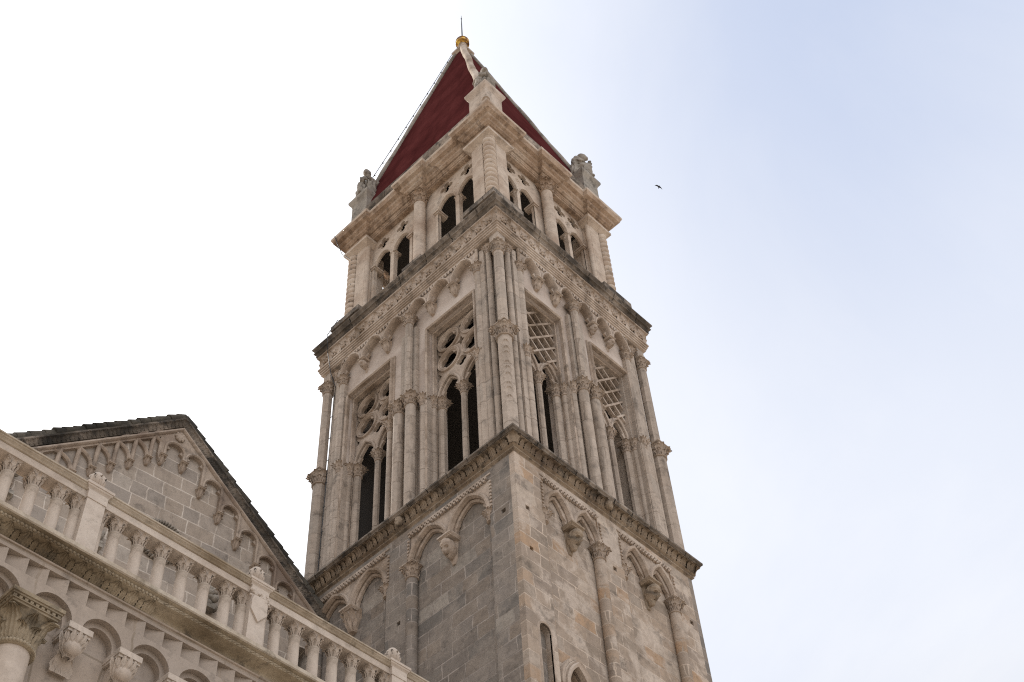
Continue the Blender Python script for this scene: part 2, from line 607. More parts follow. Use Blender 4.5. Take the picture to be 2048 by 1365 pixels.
def cap_mesh(r, h, ab=1.7, mat='carved', n=8, leafy=True):
    key = (r, h, ab, mat, n)
    if key in CAPS:
        return CAPS[key]
    b = MB()
    b.lathe([(r, 0), (r * 1.16, 0.015 * h), (r * 1.2, 0.05 * h), (r * 1.12, 0.09 * h), (r, 0.1 * h), (r * 1.02, 0.45 * h), (r * 1.18, 0.7 * h), (r * 1.42, 0.84 * h)], n=16)
    for k in range(n):
        a = 2 * math.pi * k / n
        d = (math.cos(a), math.sin(a), 0)
        b.leaf((d[0] * r * 1.02, d[1] * r * 1.02, 0.1 * h), d, h * 0.42, r * 0.62, curl=2.4, lean=0.12)
        a += math.pi / n
        d = (math.cos(a), math.sin(a), 0)
        corner = (k % (n // 4 or 1)) == 0
        b.leaf((d[0] * r * 1.02, d[1] * r * 1.02, 0.14 * h), d, h * 0.72, r * 0.55, curl=2.2, lean=0.22)
    for k in range(4):
        a = math.pi / 4 + k * math.pi / 2
        d = Vector((math.cos(a), math.sin(a), 0))
        b.leaf(tuple(d * r * 1.05 + Vector((0, 0, 0.3 * h))), d, h * 0.62, r * 0.5, curl=2.7, lean=0.42)
        c = d * r * 1.75 + Vector((0, 0, 0.76 * h))
        b.ball(tuple(c), r * 0.22, 8, 6)
    s = r * ab
    b.rings([[(x * f, y * f, z) for x, y in ((-s, -s), (s, -s), (s, s), (-s, s))] for f, z in ((0.86, 0.84 * h), (0.86, 0.87 * h), (0.93, 0.9 * h), (0.93, 0.93 * h), (1, 0.945 * h), (1, h))])
    me = b.mesh('capital', 45)
    me.materials.append(M[mat])
    CAPS[key] = me
    return me


def column(parent, u, w_, z0, z1, r, caph, n=16, ab=1.7, mat='shaftcol', cmat='carved', rings=0, name='column'):
    """shaft up to z1-caph, its capital as a sub-part"""
    b = MB()
    ph = math.pi / n
    b.lathe([(r, z0), (r, z1 - caph)], u, w_, n, ph)
    o = obj(name, b, mat, parent)
    c = obj('capital', cap_mesh(r, caph, ab, cmat), None, o, (u, w_, z1 - caph))
    return o


def corbel_mesh(kind, wd, h, d, mat):
    key = ('corbel', kind, wd, h, d, mat)
    if key in CAPS:
        return CAPS[key]
    b = MB()
    # abacus
    b.rings([[(x * f, (0 if y == 0 else -d * g), z) for x, y in ((-wd, 0), (wd, 0), (wd, 1), (-wd, 1))] for f, g, z in ((0.85, 0.86, h * 0.84), (0.9, 0.9, h * 0.9), (1, 1, h * 0.93), (1, 1, h))])
    if kind == 'leaf':
        b.rings([[(wd * f * math.cos(t), -d * f * 0.95 * math.sin(t), z) for t in [math.pi * i / 8 for i in range(9)]] for f, z in ((0.42, 0), (0.56, h * 0.15), (0.7, h * 0.5), (0.84, h * 0.85))])
        for k in range(5):
            a = math.pi * (k + 0.5) / 5
            dd = (math.cos(a), -math.sin(a), 0)
            b.leaf((dd[0] * wd * 0.36, dd[1] * d * 0.36, 0.03 * h), dd, h * 0.74, wd * 0.5, curl=1.1, lean=0.36)
    else:
        hb = MB()
        head(hb, (0, 0, 0), wd * 0.70, d * 0.52, h * 0.43, beard=(kind == 'beard'))
        b.add(hb.v, hb.f, Matrix.Translation((0, -d * 0.5, h * 0.42)) @ Matrix.Rotation(R(32), 4, 'X'))
        b.rings([[(wd * f * math.cos(t), -d * g * math.sin(t), z) for t in [math.pi * i / 8 for i in range(9)]] for f, g, z in ((0.25, 0.1, -h * 0.15), (0.5, 0.2, h * 0.1), (0.66, 0.25, h * 0.85))])
    me = b.mesh('corbel', 60)
    me.materials.append(M[mat])
    CAPS[key] = me
    return me


def head(b, c, rx, ry, rz, beard=False, nu=36, nv=30):
    """carved head looking along -y"""
    rs = []

    def g(x, z, cx, cz, sx, sz):
        return math.exp(-((x - cx) / sx) ** 2 - ((z - cz) / sz) ** 2)
    for j in range(nv + 1):
        th = math.pi * (0.02 + 0.96 * j / nv)
        ring = []
        for i in range(nu):
            ph = 2 * math.pi * i / nu
            x, y, z = math.sin(th) * math.cos(ph), math.sin(th) * math.sin(ph), -math.cos(th)
            dy = 0.0
            if y < 0.35:
                for q in (-1, 1):
                    dy += 0.5 * g(x, z, q * 0.37, 0.10, 0.21, 0.14)
                    dy -= 0.2 * g(x, z, q * 0.37, 0.08, 0.11, 0.06)
                    dy -= 0.13 * g(x, z, q * 0.5, -0.2, 0.18, 0.18)
                    dy -= 0.17 * g(x, z, q * 0.34, 0.30, 0.26, 0.07)
                dy -= 0.60 * g(x, z, 0, -0.15, 0.14, 0.12) + 0.36 * g(x, z, 0, 0.04, 0.09, 0.2)
                dy += 0.3 * g(x, z, 0, -0.47, 0.26, 0.05)
                dy -= 0.16 * g(x, z, 0, -0.38, 0.22, 0.05) + 0.16 * g(x, z, 0, -0.57, 0.18, 0.06)
                dy -= 0.26 * g(x, z, 0, -0.82, 0.24, 0.16)
                if beard and z < -0.5:
                    dy -= (0.22 + 0.12 * math.sin(17 * x + 3 * z) * math.cos(11 * z)) * min(1, (-z - 0.5) * 4)
            f = 1.0
            if z > 0.42 or y > 0.1:
                f += 0.12 + 0.07 * math.sin(9 * ph) * math.sin(9 * z)
            jaw = 1 - 0.30 * max(0, -z) ** 1.5
            ring.append((c[0] + rx * x * f * jaw, c[1] + ry * (y * f + dy), c[2] + rz * z * (1.18 if beard and z < -0.6 and y < 0 else 1)))
        rs.append(ring)
    b.rings(rs)
    for sx in (-1, 1):
        b.ball((c[0] + sx * rx * 0.98, c[1] + ry * 0.05, c[2] - rz * 0.02), (rx * 0.14, ry * 0.2, rz * 0.26), 8, 6)


# ------------------------------------------------------------------ ground
gb = MB()
gb.box(-900, 900, -900, 900, -0.3, 0)
g_ = obj('pavement', gb, 'pave')
g_['kind'] = 'structure'

# ------------------------------------------------------------------ bell tower
WX, WY = 5.6, 6.5
tower = thing('bell_tower', 'tall square limestone bell tower with tiered gothic openings and a red pyramid spire', 'bell tower')


def frame(k):
    if k == 'R':
        return Matrix.Identity(4)
    if k == 'L':
        return Matrix(((0, 1, 0, 0), (-1, 0, 0, WY), (0, 0, 1, 0), (0, 0, 0, 1)))
    if k == 'B':
        return Matrix(((0, -1, 0, WX), (1, 0, 0, 0), (0, 0, 1, 0), (0, 0, 0, 1)))
    return Matrix(((-1, 0, 0, WX), (0, -1, 0, WY), (0, 0, 1, 0), (0, 0, 0, 1)))


OPP = {'R': 'F', 'L': 'B'}
made = {'R': [], 'L': []}


def face_part(k, name, mb, mat, sharp=38):
    o = obj(name, mb, mat, tower, mw=frame(k), sharp=sharp)
    made[k].append(o)
    return o


def rectpath(o, x0=0, x1=WX, y0=0, y1=WY):
    return [(x0 - o, y0 - o), (x1 + o, y0 - o), (x1 + o, y1 + o), (x0 - o, y1 + o)]


# ---------- shaft
def dentils(b, p0, p1, w0, size=0.047, proj=0.03, rows=2):
    d = Vector((p1[0] - p0[0], p1[1] - p0[1]))
    L = d.length
    d.normalize()
    nrm = Vector((-d.y, d.x))
    n = int(L / (2 * size))
    for r_ in range(rows):
        for i in range(n):
            s0 = (2 * i + (r_ % 2)) * size
            a = Vector(p0) + d * s0 + nrm * (size * (r_ - rows / 2))
            c = a + d * size + nrm * size
            q = [a, a + d * size, c, a + nrm * size]
            b.uzprism([(v.x, v.y) for v in q], w0 - proj, w0 + 0.02)


def shaft_face(k, W, groups, thin_side, holes_face, mat, z_top=21.4):
    rec = 0.14
    outer = rect(0, W - rec, 0, z_top)
    hs = [rect(u0, u1, 0.2, 21.1) for u0, u1 in groups]
    b = MB()
    b.plate(outer, hs + holes_face.get('front', []), 0, rec)
    face_part(k, 'wall', b, mat)
    b = MB()
    b.plate(rect(rec + 0.003, W - rec - 0.005, 0, z_top - 0.01), holes_face.get('back', []) + holes_face.get('front', []), rec + 0.003, rec + 0.6)
    face_part(k, 'recessed_wall', b, mat)
    for gi, (u0, u1) in enumerate(groups):
        mid = (u0 + u1) / 2
        zs, za = 20.28, 21.02
        a = (u1 - u0) / 4
        lan = [lancet(u0 + a, a - 0.05, zs, za - zs - 0.05), lancet(u1 - a, a - 0.05, zs, za - zs - 0.05)]
        b = MB()
        low = lan[0] + lan[1]
        b.plate([(u0, zs)] + low + [(u1, zs), (u1, 21.1), (u0, 21.1)], [], 0.03, rec)
        for li, ln in enumerate(lan):
            b.sweep(ln, [(-0.005, 0.10), (-0.03, 0.02), (0.0, -0.055), (0.045, -0.07), (0.075, -0.02), (0.08, 0.06)])
            b.sweep(ln, [(-0.09, 0.13), (-0.085, 0.07), (-0.04, 0.05), (0.0, 0.07), (0.0, 0.13)])
            uc = u0 + a if li == 0 else u1 - a
            for s in (-1, 1):
                zc = zs + 0.24
                b.uzprism([(uc + s * (a - 0.1), zc - 0.13), (uc + s * (a - 0.22), zc), (uc + s * (a - 0.23), zc + 0.05), (uc + s * (a - 0.16), zc + 0.08), (uc + s * (a - 0.14), zc + 0.2), (uc + s * (a - 0.1), zc + 0.18)], 0.05, 0.12)
        arc = face_part(k, 'blind_arcade', b, 'carved')
        b = MB()
        dentils(b, (u0 - 0.02, 21.13), (u1 + 0.02, 21.13), 0.0)
        dentils(b, (u0 - 0.03, 20.3), (u0 - 0.03, 21.1), 0.0, rows=1)
        dentils(b, (u1 + 0.05, 20.3), (u1 + 0.05, 21.1), 0.0, rows=1)
        b.box(u0 - 0.06, u1 + 0.06, -0.02, 0.0, 21.19, 21.23)
        obj('dentil_band', b, 'carved', arc)
        kind = {('R', 0): 'beard', ('R', 1): 'beard', ('L', 1): 'face', ('L', 0): 'leaf'}[(k, gi)]
        obj('corbel', corbel_mesh(kind, 0.19, 0.56, 0.3, 'sootcarv' if k == 'R' else 'carved'), None, arc, (mid, rec, zs - 0.55))
        big, small = (u1 - 0.03, u0 + 0.06) if thin_side == 'left' else (u0 + 0.03, u1 - 0.06)
        b = MB()
        b.lathe([(0.12, 0), (0.12, 19.92)], 0, 0, 14)
        cc = obj('column', b, 'warm' if k == 'R' else 'grey', arc, (big, 0.05, 0))
        obj('capital', cap_mesh(0.12, 0.36, 1.6, 'carved'), None, arc, (big, 0.05, 19.92))
        b = MB()
        b.lathe([(0.055, 0), (0.055, 19.98)], 0, 0, 10)
        obj('column', b, 'warm' if k == 'R' else 'grey', arc, (small, 0.11, 0))
        obj('capital', cap_mesh(0.075, 0.3, 1.6, 'carved'), None, arc, (small, 0.08, 19.98))


def hole(u, z, s=0.055):
    return rect(u - s, u + s, z - s, z + s)


slit = [(0.33, 15.2), (0.63, 15.2)] + list(reversed(roundarch(0.48, 0.15, 17.05)))
slit2 = [(2.70, 15.6), (2.94, 15.6)] + list(reversed(roundarch(2.82, 0.12, 17.0)))
gw = [(1.08, 14.6), (1.62, 14.6)] + list(reversed(lancet(1.35, 0.27, 16.2, 0.55)))
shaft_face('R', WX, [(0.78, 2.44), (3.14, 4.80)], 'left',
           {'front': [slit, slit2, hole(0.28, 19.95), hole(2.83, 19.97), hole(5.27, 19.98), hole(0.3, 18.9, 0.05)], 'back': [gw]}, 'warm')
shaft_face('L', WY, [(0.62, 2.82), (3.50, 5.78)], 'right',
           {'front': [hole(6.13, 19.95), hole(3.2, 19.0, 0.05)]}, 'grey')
b = MB()
for off, w0, w1 in ((0.02, 0.03, 0.2), (0.09, 0.08, 0.2)):
    b.sweep(lancet(1.35, 0.27, 16.2, 0.55), [(off - 0.02, w1), (off - 0.02, w0), (off + 0.03, w0 - 0.03), (off + 0.06, w0), (off + 0.06, w1)])
b.sweep(lancet(1.35, 0.42, 16.2, 0.72), [(0, 0.14), (0, 0.06), (0.05, 0.04), (0.07, 0.14)])
b.box(1.325, 1.375, 0.3, 0.36, 14.6, 16.4)
b.plate([(1.08, 16.15)] + lancet(1.215, 0.1, 16.15, 0.2, 5) + lancet(1.485, 0.1, 16.15, 0.2, 5) + [(1.62, 16.15)] + list(reversed(lancet(1.35, 0.27, 16.2, 0.55)))[1:-1], [], 0.3, 0.36)
for cx_ in (0.48, 2.82):
    aa = 0.15 if cx_ < 1 else 0.12
    zz = 17.05 if cx_ < 1 else 17.0
    pth = [(cx_ - aa, 15.2)] + roundarch(cx_, aa, zz) + [(cx_ + aa, 15.2)]
    b.sweep(pth, [(0, 0.03), (0.0, -0.012), (0.03, -0.02), (0.05, 0.0), (0.05, 0.03)])
face_part('R', 'window_surround', b, 'carved')
made['R'].pop()

# ---------- first cornice
b = MB()
b.mould(rectpath(0), [(-0.25, 21.36), (0.0, 21.36), (0.02, 21.39), (0.05, 21.41), (0.05, 21.44), (0.03, 21.46), (0.06, 21.485), (0.085, 21.5), (-0.02, 21.515), (-0.03, 21.66), (0.04, 21.71), (0.17, 21.72), (0.17, 21.735), (-0.25, 21.735)])
cor1 = obj('cornice', b, 'sootcarv', tower)
b = MB()
b.mould(rectpath(0), [(-0.25, 21.737), (0.185, 21.737), (0.2, 21.77), (0.228, 21.79), (0.228, 21.84), (0.1, 21.87), (-0.3, 21.88)])
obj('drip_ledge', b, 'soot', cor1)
b = MB()
random.seed(3)
for (x0, y0, x1, y1, ox, oy) in ((0, 0, WX, 0, 0, -1), (0, WY, 0, 0, -1, 0), (WX, 0, WX, WY, 1, 0), (WX, WY, 0, WY, 0, 1)):
    L = math.hypot(x1 - x0, y1 - y0)
    n = round(L / 0.165)
    for i in range(n + 1):
        t = i / n
        jit = random.uniform(-0.012, 0.012)
        px, py = x0 + (x1 - x0) * t + ox * 0.06, y0 + (y1 - y0) * t + oy * 0.06
        big = i % 2 == 0
        b.acanthus((px + jit * (oy != 0), py + jit * (ox != 0), 21.505), (ox, oy, 0), (0.235 if big else 0.20) * random.uniform(0.9, 1.06), 0.085 if big else 0.05, curl=2.4 if big else 1.5, lean=0.36)
for cx_, cy_, dx, dy in ((0, 0, -1, -1), (WX, 0, 1, -1), (WX, WY, 1, 1), (0, WY, -1, 1)):
    b.leaf((cx_ + dx * 0.075, cy_ + dy * 0.075, 21.515), (dx, dy, 0), 0.22, 0.12, curl=2.5, lean=0.3)
# small lion masks half way along
for (x, y, rz) in ((2.75, -0.14, 0), (-0.14, 3.2, -90), (WX + 0.14, 3.2, 90), (2.75, WY + 0.14, 180)):
    hb = MB()
    head(hb, (0, 0, 0), 0.09, 0.09, 0.13, True, 18, 14)
    b.add(hb.v, hb.f, Matrix.Translation((x, y, 21.6)) @ Matrix.Rotation(R(rz), 4, 'Z'))
obj('acanthus_frieze', b, 'sootcarv', cor1, sharp=60)

# ---------- belfry storey (between first and second cornice)
ZB = 21.85


def belfry_face(k, W, half, ucs, mc, tw, lattice):
    b = MB()
    ztop = 27.86
    holes = [rect(uc - half, uc + half, ZB + 0.05, ztop) for uc in ucs]
    b.plate(rect(0.84, W - 0.84, ZB, 29.4), holes, 0.17, 0.75)
    face_part(k, 'belfry_wall', b, 'pale')
    for wi, uc in enumerate(ucs):
        b = MB()
        pth = [(uc - half, ZB + 0.05), (uc - half, ztop), (uc + half, ztop), (uc + half, ZB + 0.05)]
        b.sweep(pth, [(0.0, 0.19), (-0.01, 0.09), (0.03, 0.06), (0.055, 0.09), (0.06, 0.135), (0.10, 0.125), (0.115, 0.16), (0.1, 0.19)])
        b.sweep(pth, [(-0.04, 0.40), (-0.045, 0.28), (-0.02, 0.26), (0.003, 0.28), (0.003, 0.40)])
        wn = face_part(k, 'belfry_window', b, 'carved')
        # tracery
        lh = half / 2
        a = lh - 0.05
        zs = 25.42
        lan = [lancet(uc - lh, a, zs, 0.62), lancet(uc + lh, a, zs, 0.62)]
        outer = [(uc - half + 0.002, zs)] + lan[0] + lan[1] + [(uc + half - 0.002, zs), (uc + half - 0.002, ztop - 0.002), (uc - half + 0.002, ztop - 0.002)]
        b = MB()
        hol = []
        if not lattice:
            dz = 0.36
            z1, z2 = 26.66, 27.40
            for zc in (z1, z2):
                for s in (-1, 1):
                    hol.append(foil(uc + s * lh, zc, 0.14, 0.145, 4, 0))
                    for rr, pr in ((0.345, 0.0), (0.30, 0.018)):
                        b.sweep(circle(uc + s * lh, zc, rr), [(-0.03, tw + 0.02), (-0.022, tw - 0.05 + pr), (0.0, tw - 0.06 + pr), (0.022, tw - 0.04 + pr), (0.03, tw + 0.02)], closed=True)
            dm = lambda u, z, s: [(u + s * 1.0, z), (u + 0.25 * s, z + 0.25 * s), (u, z + s), (u - 0.25 * s, z + 0.25 * s), (u - s, z), (u - 0.25 * s, z - 0.25 * s), (u, z - s), (u + 0.25 * s, z - 0.25 * s)]
            hol.append(dm(uc, (z1 + z2) / 2, 0.20))
            hol.append(foil(uc, 26.28, 0.085, 0.085, 4, 0))
            hol.append([(uc - 0.06, 27.66), (uc + 0.06, 27.66), (uc, 27.52)])
            for s in (-1, 1):
                hol.append([(uc + s * (half - 0.03), 27.14), (uc + s * (half - 0.03), 26.92), (uc + s * (half - 0.12), 27.03)])
                hol.append([(uc + s * (half - 0.03), 26.40), (uc + s * (half - 0.03), 26.15), (uc + s * (half - 0.14), 26.26)])
        else:
            P = 0.245
            lo, hi = 25.55, ztop - 0.05
            big = [lancet(c_, a + 0.06, zs, 0.66) for c_ in (uc - lh, uc + lh)]

            def inside(p):
                for L_ in big:
                    c_ = False
                    for q in range(len(L_)):
                        (x1, y1), (x2, y2) = L_[q - 1], L_[q]
                        if (y1 > p[1]) != (y2 > p[1]) and p[0] < (x2 - x1) * (p[1] - y1) / (y2 - y1) + x1:
                            c_ = not c_
                    if c_:
                        return True
                return False
            for i in range(-8, 9):
                for j in range(-8, 9):
                    cu, cz = uc + (i + j) * P, 27.0 + (i - j) * P
                    s = P - 0.048
                    full = abs(cu - uc) < half - s - 0.03 and lo + s < cz < hi - s and not any(inside(p) for p in circle(cu, cz, 0.19, 12))
                    if full:
                        hol.append(foil(cu, cz, 0.10, 0.092, 4, 0, 32))
                    else:
                        pl = clip_rect([(cu + s, cz), (cu, cz + s), (cu - s, cz), (cu, cz - s)], uc - half + 0.04, uc + half - 0.04, lo, hi)
                        if pl:
                            ar = abs(sum(pl[q - 1][0] * pl[q][1] - pl[q][0] * pl[q - 1][1] for q in range(len(pl)))) / 2
                            if ar > 0.006 and not any(inside(p) for p in pl):
                                hol.append(pl)
            for sl_ in (1, -1):
                for c in range(-7, 8):
                    # bars z = 27+ (c+.5)*2P + sl*(u-uc)
                    z0 = 27.0 + (c + 0.5) * 2 * P
                    q = 0.038
                    line = [(uc - 3, z0 - sl_ * 3 - q), (uc + 3, z0 + sl_ * 3 - q), (uc + 3, z0 + sl_ * 3 + q), (uc - 3, z0 - sl_ * 3 + q)]
                    pl = clip_rect(line, uc - half + 0.003, uc + half - 0.003, 26.06, ztop - 0.003)
                    if pl:
                        b.uzprism(pl, tw - 0.065 if sl_ > 0 else tw - 0.055, tw + 0.01)
        b.plate(outer, hol, tw, tw + (0.06 if lattice else 0.09))
        for ln in lan:
            b.sweep(ln, [(0.0, tw + 0.06), (-0.01, tw - 0.04), (0.02, tw - 0.065), (0.05, tw - 0.04), (0.055, tw + 0.02)])
            b.sweep(ln, [(-0.045, tw + 0.1), (-0.045, tw + 0.03), (-0.02, tw + 0.01), (0.002, tw + 0.03), (0.002, tw + 0.1)])
        for s0 in (-1, 1):
            for s in (-1, 1):
                ue = uc + s0 * lh + s * (a - 0.05)
                b.uzprism([(ue, zs + 0.1), (ue - s * 0.13, zs + 0.23), (ue - s * 0.07, zs + 0.26), (ue - s * 0.05, zs + 0.36), (ue + s * 0.0, zs + 0.33)], tw + 0.02, tw + 0.08)
        obj('tracery', b, 'carved', wn)
        # mullion
        b = MB()
        b.lathe([(0.078, ZB), (0.078, 25.08)], uc, tw + 0.05, 8, math.pi / 8)
        obj('mullion', b, 'shaftcol', wn)
        obj('capital', cap_mesh(0.078, 0.34, 1.75, 'carved'), None, wn, (uc, tw + 0.05, 25.08))
        # jamb shafts and their capitals
        for s in (-1, 1):
            jb = MB()
            cps = []
            for du, ww, rr, n in ((half - 0.09, tw + 0.04, 0.10, 8), (half + 0.0, tw - 0.14, 0.07, 10), (half + 0.10, 0.07, 0.065, 10)):
                jb.lathe([(rr, ZB), (rr, 25.05)], uc + s * du, ww, n, math.pi / n)
                cps.append((du, ww, rr))
            jb.box(*sorted((uc + s * (half - 0.02), uc + s * (half + 0.06))), 0.10, tw + 0.2, ZB, 25.3)
            for q in range(3):
                jb.lathe([(0.022, ZB), (0.022, 25.05)], uc + s * (half + 0.045 + 0.02 * q), 0.055 + 0.02 * q, 6)
            jo = obj('jamb', jb, 'shaftcol', wn)
            for du, ww, rr in cps:
                obj('capital', cap_mesh(rr, 0.36, 1.5, 'carved'), None, wn, (uc + s * du, ww, 25.05))
    # pier mouldings at both ends
    for e in (0, 1):
        mu = (lambda u: u) if e == 0 else (lambda u: W - u)
        b = MB()
        b.box(*sorted((mu(0.56), mu(0.70))), 0.06, 0.4, ZB, 29.2)
        b.box(*sorted((mu(0.70), mu(0.90))), 0.10, 0.4, ZB, 29.3)
        pr = face_part(k, 'belfry_pier', b, 'shaftcol')
        b = MB()
        b.lathe([(0.075, ZB), (0.075, 28.95)], mu(0.47), 0.15, 12)
        obj('roll_moulding', b, 'shaftcol', pr)
        obj('capital', cap_mesh(0.075, 0.32, 1.4, 'carved'), None, pr, (mu(0.47), 0.15, 28.95))
        column(pr, mu(0.80), 0.10, ZB, 28.72, 0.10, 0.32, 8, 1.5)
        b = MB()
        for q in range(11):
            b.ball((mu(0.76), 0.03, 28.76 + q * 0.055), (0.045, 0.045, 0.036), 8, 5)
        obj('rope_moulding', b, 'carved', pr)
    # middle pier
    b = MB()
    b.box(mc - 0.26, mc + 0.26, 0.055, 0.3, ZB, 28.3)
    b.box(mc - 0.19, mc - 0.07, 0.01, 0.1, 25.5, 28.1) if k == 'L' else b.box(mc + 0.07, mc + 0.19, 0.01, 0.1, 25.5, 28.1)
    mp_ = face_part(k, 'belfry_pier', b, 'shaftcol')
    sgn = 1 if k == 'L' else -1
    column(mp_, mc + sgn * 0.09, -0.02, 25.55, 28.75, 0.10, 0.34, 8, 1.6)
    for s in (-1, 1):
        column(mp_, mc + s * 0.2, -0.03, ZB, 25.58, 0.13, 0.38, 10, 1.42)
    # arch frieze
    u0, u1 = 0.80, W - 0.80
    nb = 6
    bay = (u1 - u0) / nb
    b = MB()
    zs, zt = 28.70, 29.245
    low = []
    lans = []
    for i in range(nb):
        uc = u0 + (i + 0.5) * bay
        ln = lancet(uc, bay / 2 - 0.055, zs, 0.50)
        lans.append(ln)
        low += ln
    b.plate([(u0, zs)] + low + [(u1, zs), (u1, zt), (u0, zt)], [], 0.02, 0.185)
    for i, ln in enumerate(lans):
        b.sweep(ln, [(0.0, 0.155), (-0.012, 0.05), (-0.008, -0.045), (0.008, -0.075), (0.035, -0.075), (0.05, -0.045), (0.055, 0.03)])
        uc = u0 + (i + 0.5) * bay
        for s in (-1, 1):
            ue = uc + s * (bay / 2 - 0.06)
            b.uzprism([(ue, zs + 0.02), (ue - s * 0.13, zs + 0.10), (ue - s * 0.09, zs + 0.16), (ue - s * 0.05, zs + 0.26), (ue, zs + 0.22)], 0.05, 0.12)
    fr = face_part(k, 'arch_frieze', b, 'carved')
    for i in range(1, nb):
        if i == nb // 2:
            continue
        kind = ['leaf', 'leaf', 'leaf', 'face', 'beard', 'face'][i] if k == 'R' else ['leaf', 'face', 'leaf', 'leaf', 'leaf', 'leaf'][i]
        obj('corbel', corbel_mesh(kind, 0.115, 0.36, 0.24, 'carved'), None, fr, (u0 + i * bay, 0.17, zs - 0.345))
    b = MB()
    b.box(u0, u1, 0.0, 0.14, 29.355, 29.42)
    q_ = u0 + 0.01
    while q_ < u1 - 0.06:
        b.box(q_, q_ + 0.052, -0.01, 0.13, 29.247, 29.353)
        q_ += 0.104
    obj('dentil_band', b, 'carved', fr)


belfry_face('R', WX, 0.68, (1.55, 4.03), 2.76, 0.40, True)
belfry_face('L', WY, 0.80, (1.80, 4.70), 3.30, 0.46, False)

# corner piers with stacked columns
for sx in (0, 1):
    for sy in (0, 1):
        fx = (lambda v: v) if sx == 0 else (lambda v: WX - v)
        fy = (lambda v: v) if sy == 0 else (lambda v: WY - v)
        b = MB()
        b.box(*sorted((fx(0.25), fx(0.95))), *sorted((fy(0.25), fy(0.95))), ZB, 29.5)
        cp = obj('corner_pier', b, 'shaftcol', tower)
        b = MB()
        b.lathe([(0.125, 25.6), (0.125, 28.62)], fx(0.13), fy(0.13), 8, math.pi / 8)
        b.box(*sorted((fx(0.03), fx(0.3))), *sorted((fy(0.03), fy(0.3))), 28.98, 29.42)
        obj('column', b, 'shaftcol', cp)
        obj('capital', cap_mesh(0.125, 0.36, 1.6, 'carved'), None, cp, (fx(0.13), fy(0.13), 28.62))
        b = MB()
        b.lathe([(0.17, ZB), (0.17, 25.2)], fx(0.13), fy(0.13), 8, math.pi / 8)
        for q in range(9 if (sx, sy) == (0, 0) else 0):
            zq = 22.9 + q * 0.24 + 0.05 * math.sin(q * 2.3)
            d = Vector((-1 if sx == 0 else 1, -1 if sy == 0 else 1, 0))
            b.leaf((fx(0.13) + d.x * 0.113, fy(0.13) + d.y * 0.113, zq), d, 0.17, 0.09, curl=0.9, lean=0.03)
        obj('column', b, 'shaftcol', cp)
        obj('capital', cap_mesh(0.17, 0.42, 1.42, 'carved'), None, cp, (fx(0.13), fy(0.13), 25.2))

# ---------- second cornice
b = MB()
b.mould(rectpath(0), [(-0.3, 29.40), (-0.02, 29.40), (0.0, 29.42), (0.03, 29.43), (0.03, 29.475), (0.015, 29.485), (0.055, 29.50), (0.055, 29.545), (0.04, 29.555), (0.08, 29.57), (0.08, 29.615), (0.065, 29.625), (0.105, 29.64), (0.105, 29.69), (0.08, 29.71), (0.05, 29.73), (0.06, 30.0), (0.10, 30.14), (0.14, 30.16), (0.14, 30.2), (-0.3, 30.2)])
cor2 = obj('cornice', b, 'carved', tower)
b = MB()
b.mould(rectpath(0), [(-0.3, 30.202), (0.145, 30.202), (0.155, 30.225), (0.165, 30.23), (0.165, 30.25), (0.14, 30.26), (0.15, 30.31), (0.19, 30.36), (0.215, 30.37), (0.215, 30.395), (0.19, 30.41), (0.205, 30.47), (0.245, 30.52), (0.252, 30.53), (0.252, 30.575), (0.1, 30.62), (-0.5, 30.65)])
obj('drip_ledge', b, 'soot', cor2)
b = MB()
random.seed(5)
for (x0, y0, x1, y1, ox, oy) in ((0, 0, WX, 0, 0, -1), (0, WY, 0, 0, -1, 0), (WX, 0, WX, WY, 1, 0), (WX, WY, 0, WY, 0, 1)):
    L = math.hypot(x1 - x0, y1 - y0)
    n = round(L / 0.36)
    ex, ey = (x1 - x0) / L, (y1 - y0) / L
    for i in range(n):
        t0 = (i + 0.5) * L / n
        # scroll: a ring of blobs with a flower, leaves between
        for q in range(8):
            a = q * 0.8 + (math.pi if i % 2 else 0)
            rr = 0.125 - 0.008 * q
            t = t0 + rr * math.cos(a)
            z = 29.93 + rr * 0.95 * math.sin(a)
            b.ball((x0 + ex * t + ox * 0.075, y0 + ey * t + oy * 0.075, z), random.uniform(0.028, 0.045), 7, 5)
        b.ball((x0 + ex * t0 + ox * 0.08, y0 + ey * t0 + oy * 0.08, 29.93), 0.05, 8, 6)
        for s in (-1, 1):
            t = t0 + s * L / n * 0.48
            b.leaf((x0 + ex * t + ox * 0.07, y0 + ey * t + oy * 0.07, 29.78), (ox, oy, 0), random.uniform(0.2, 0.3), 0.09, curl=1.9, lean=0.12)
obj('scroll_frieze', b, 'carved', cor2, sharp=60)

# ---------- top storey
ZT = 30.66
WP = 0.62     # wall plane
PP = 0.36     # pier plane


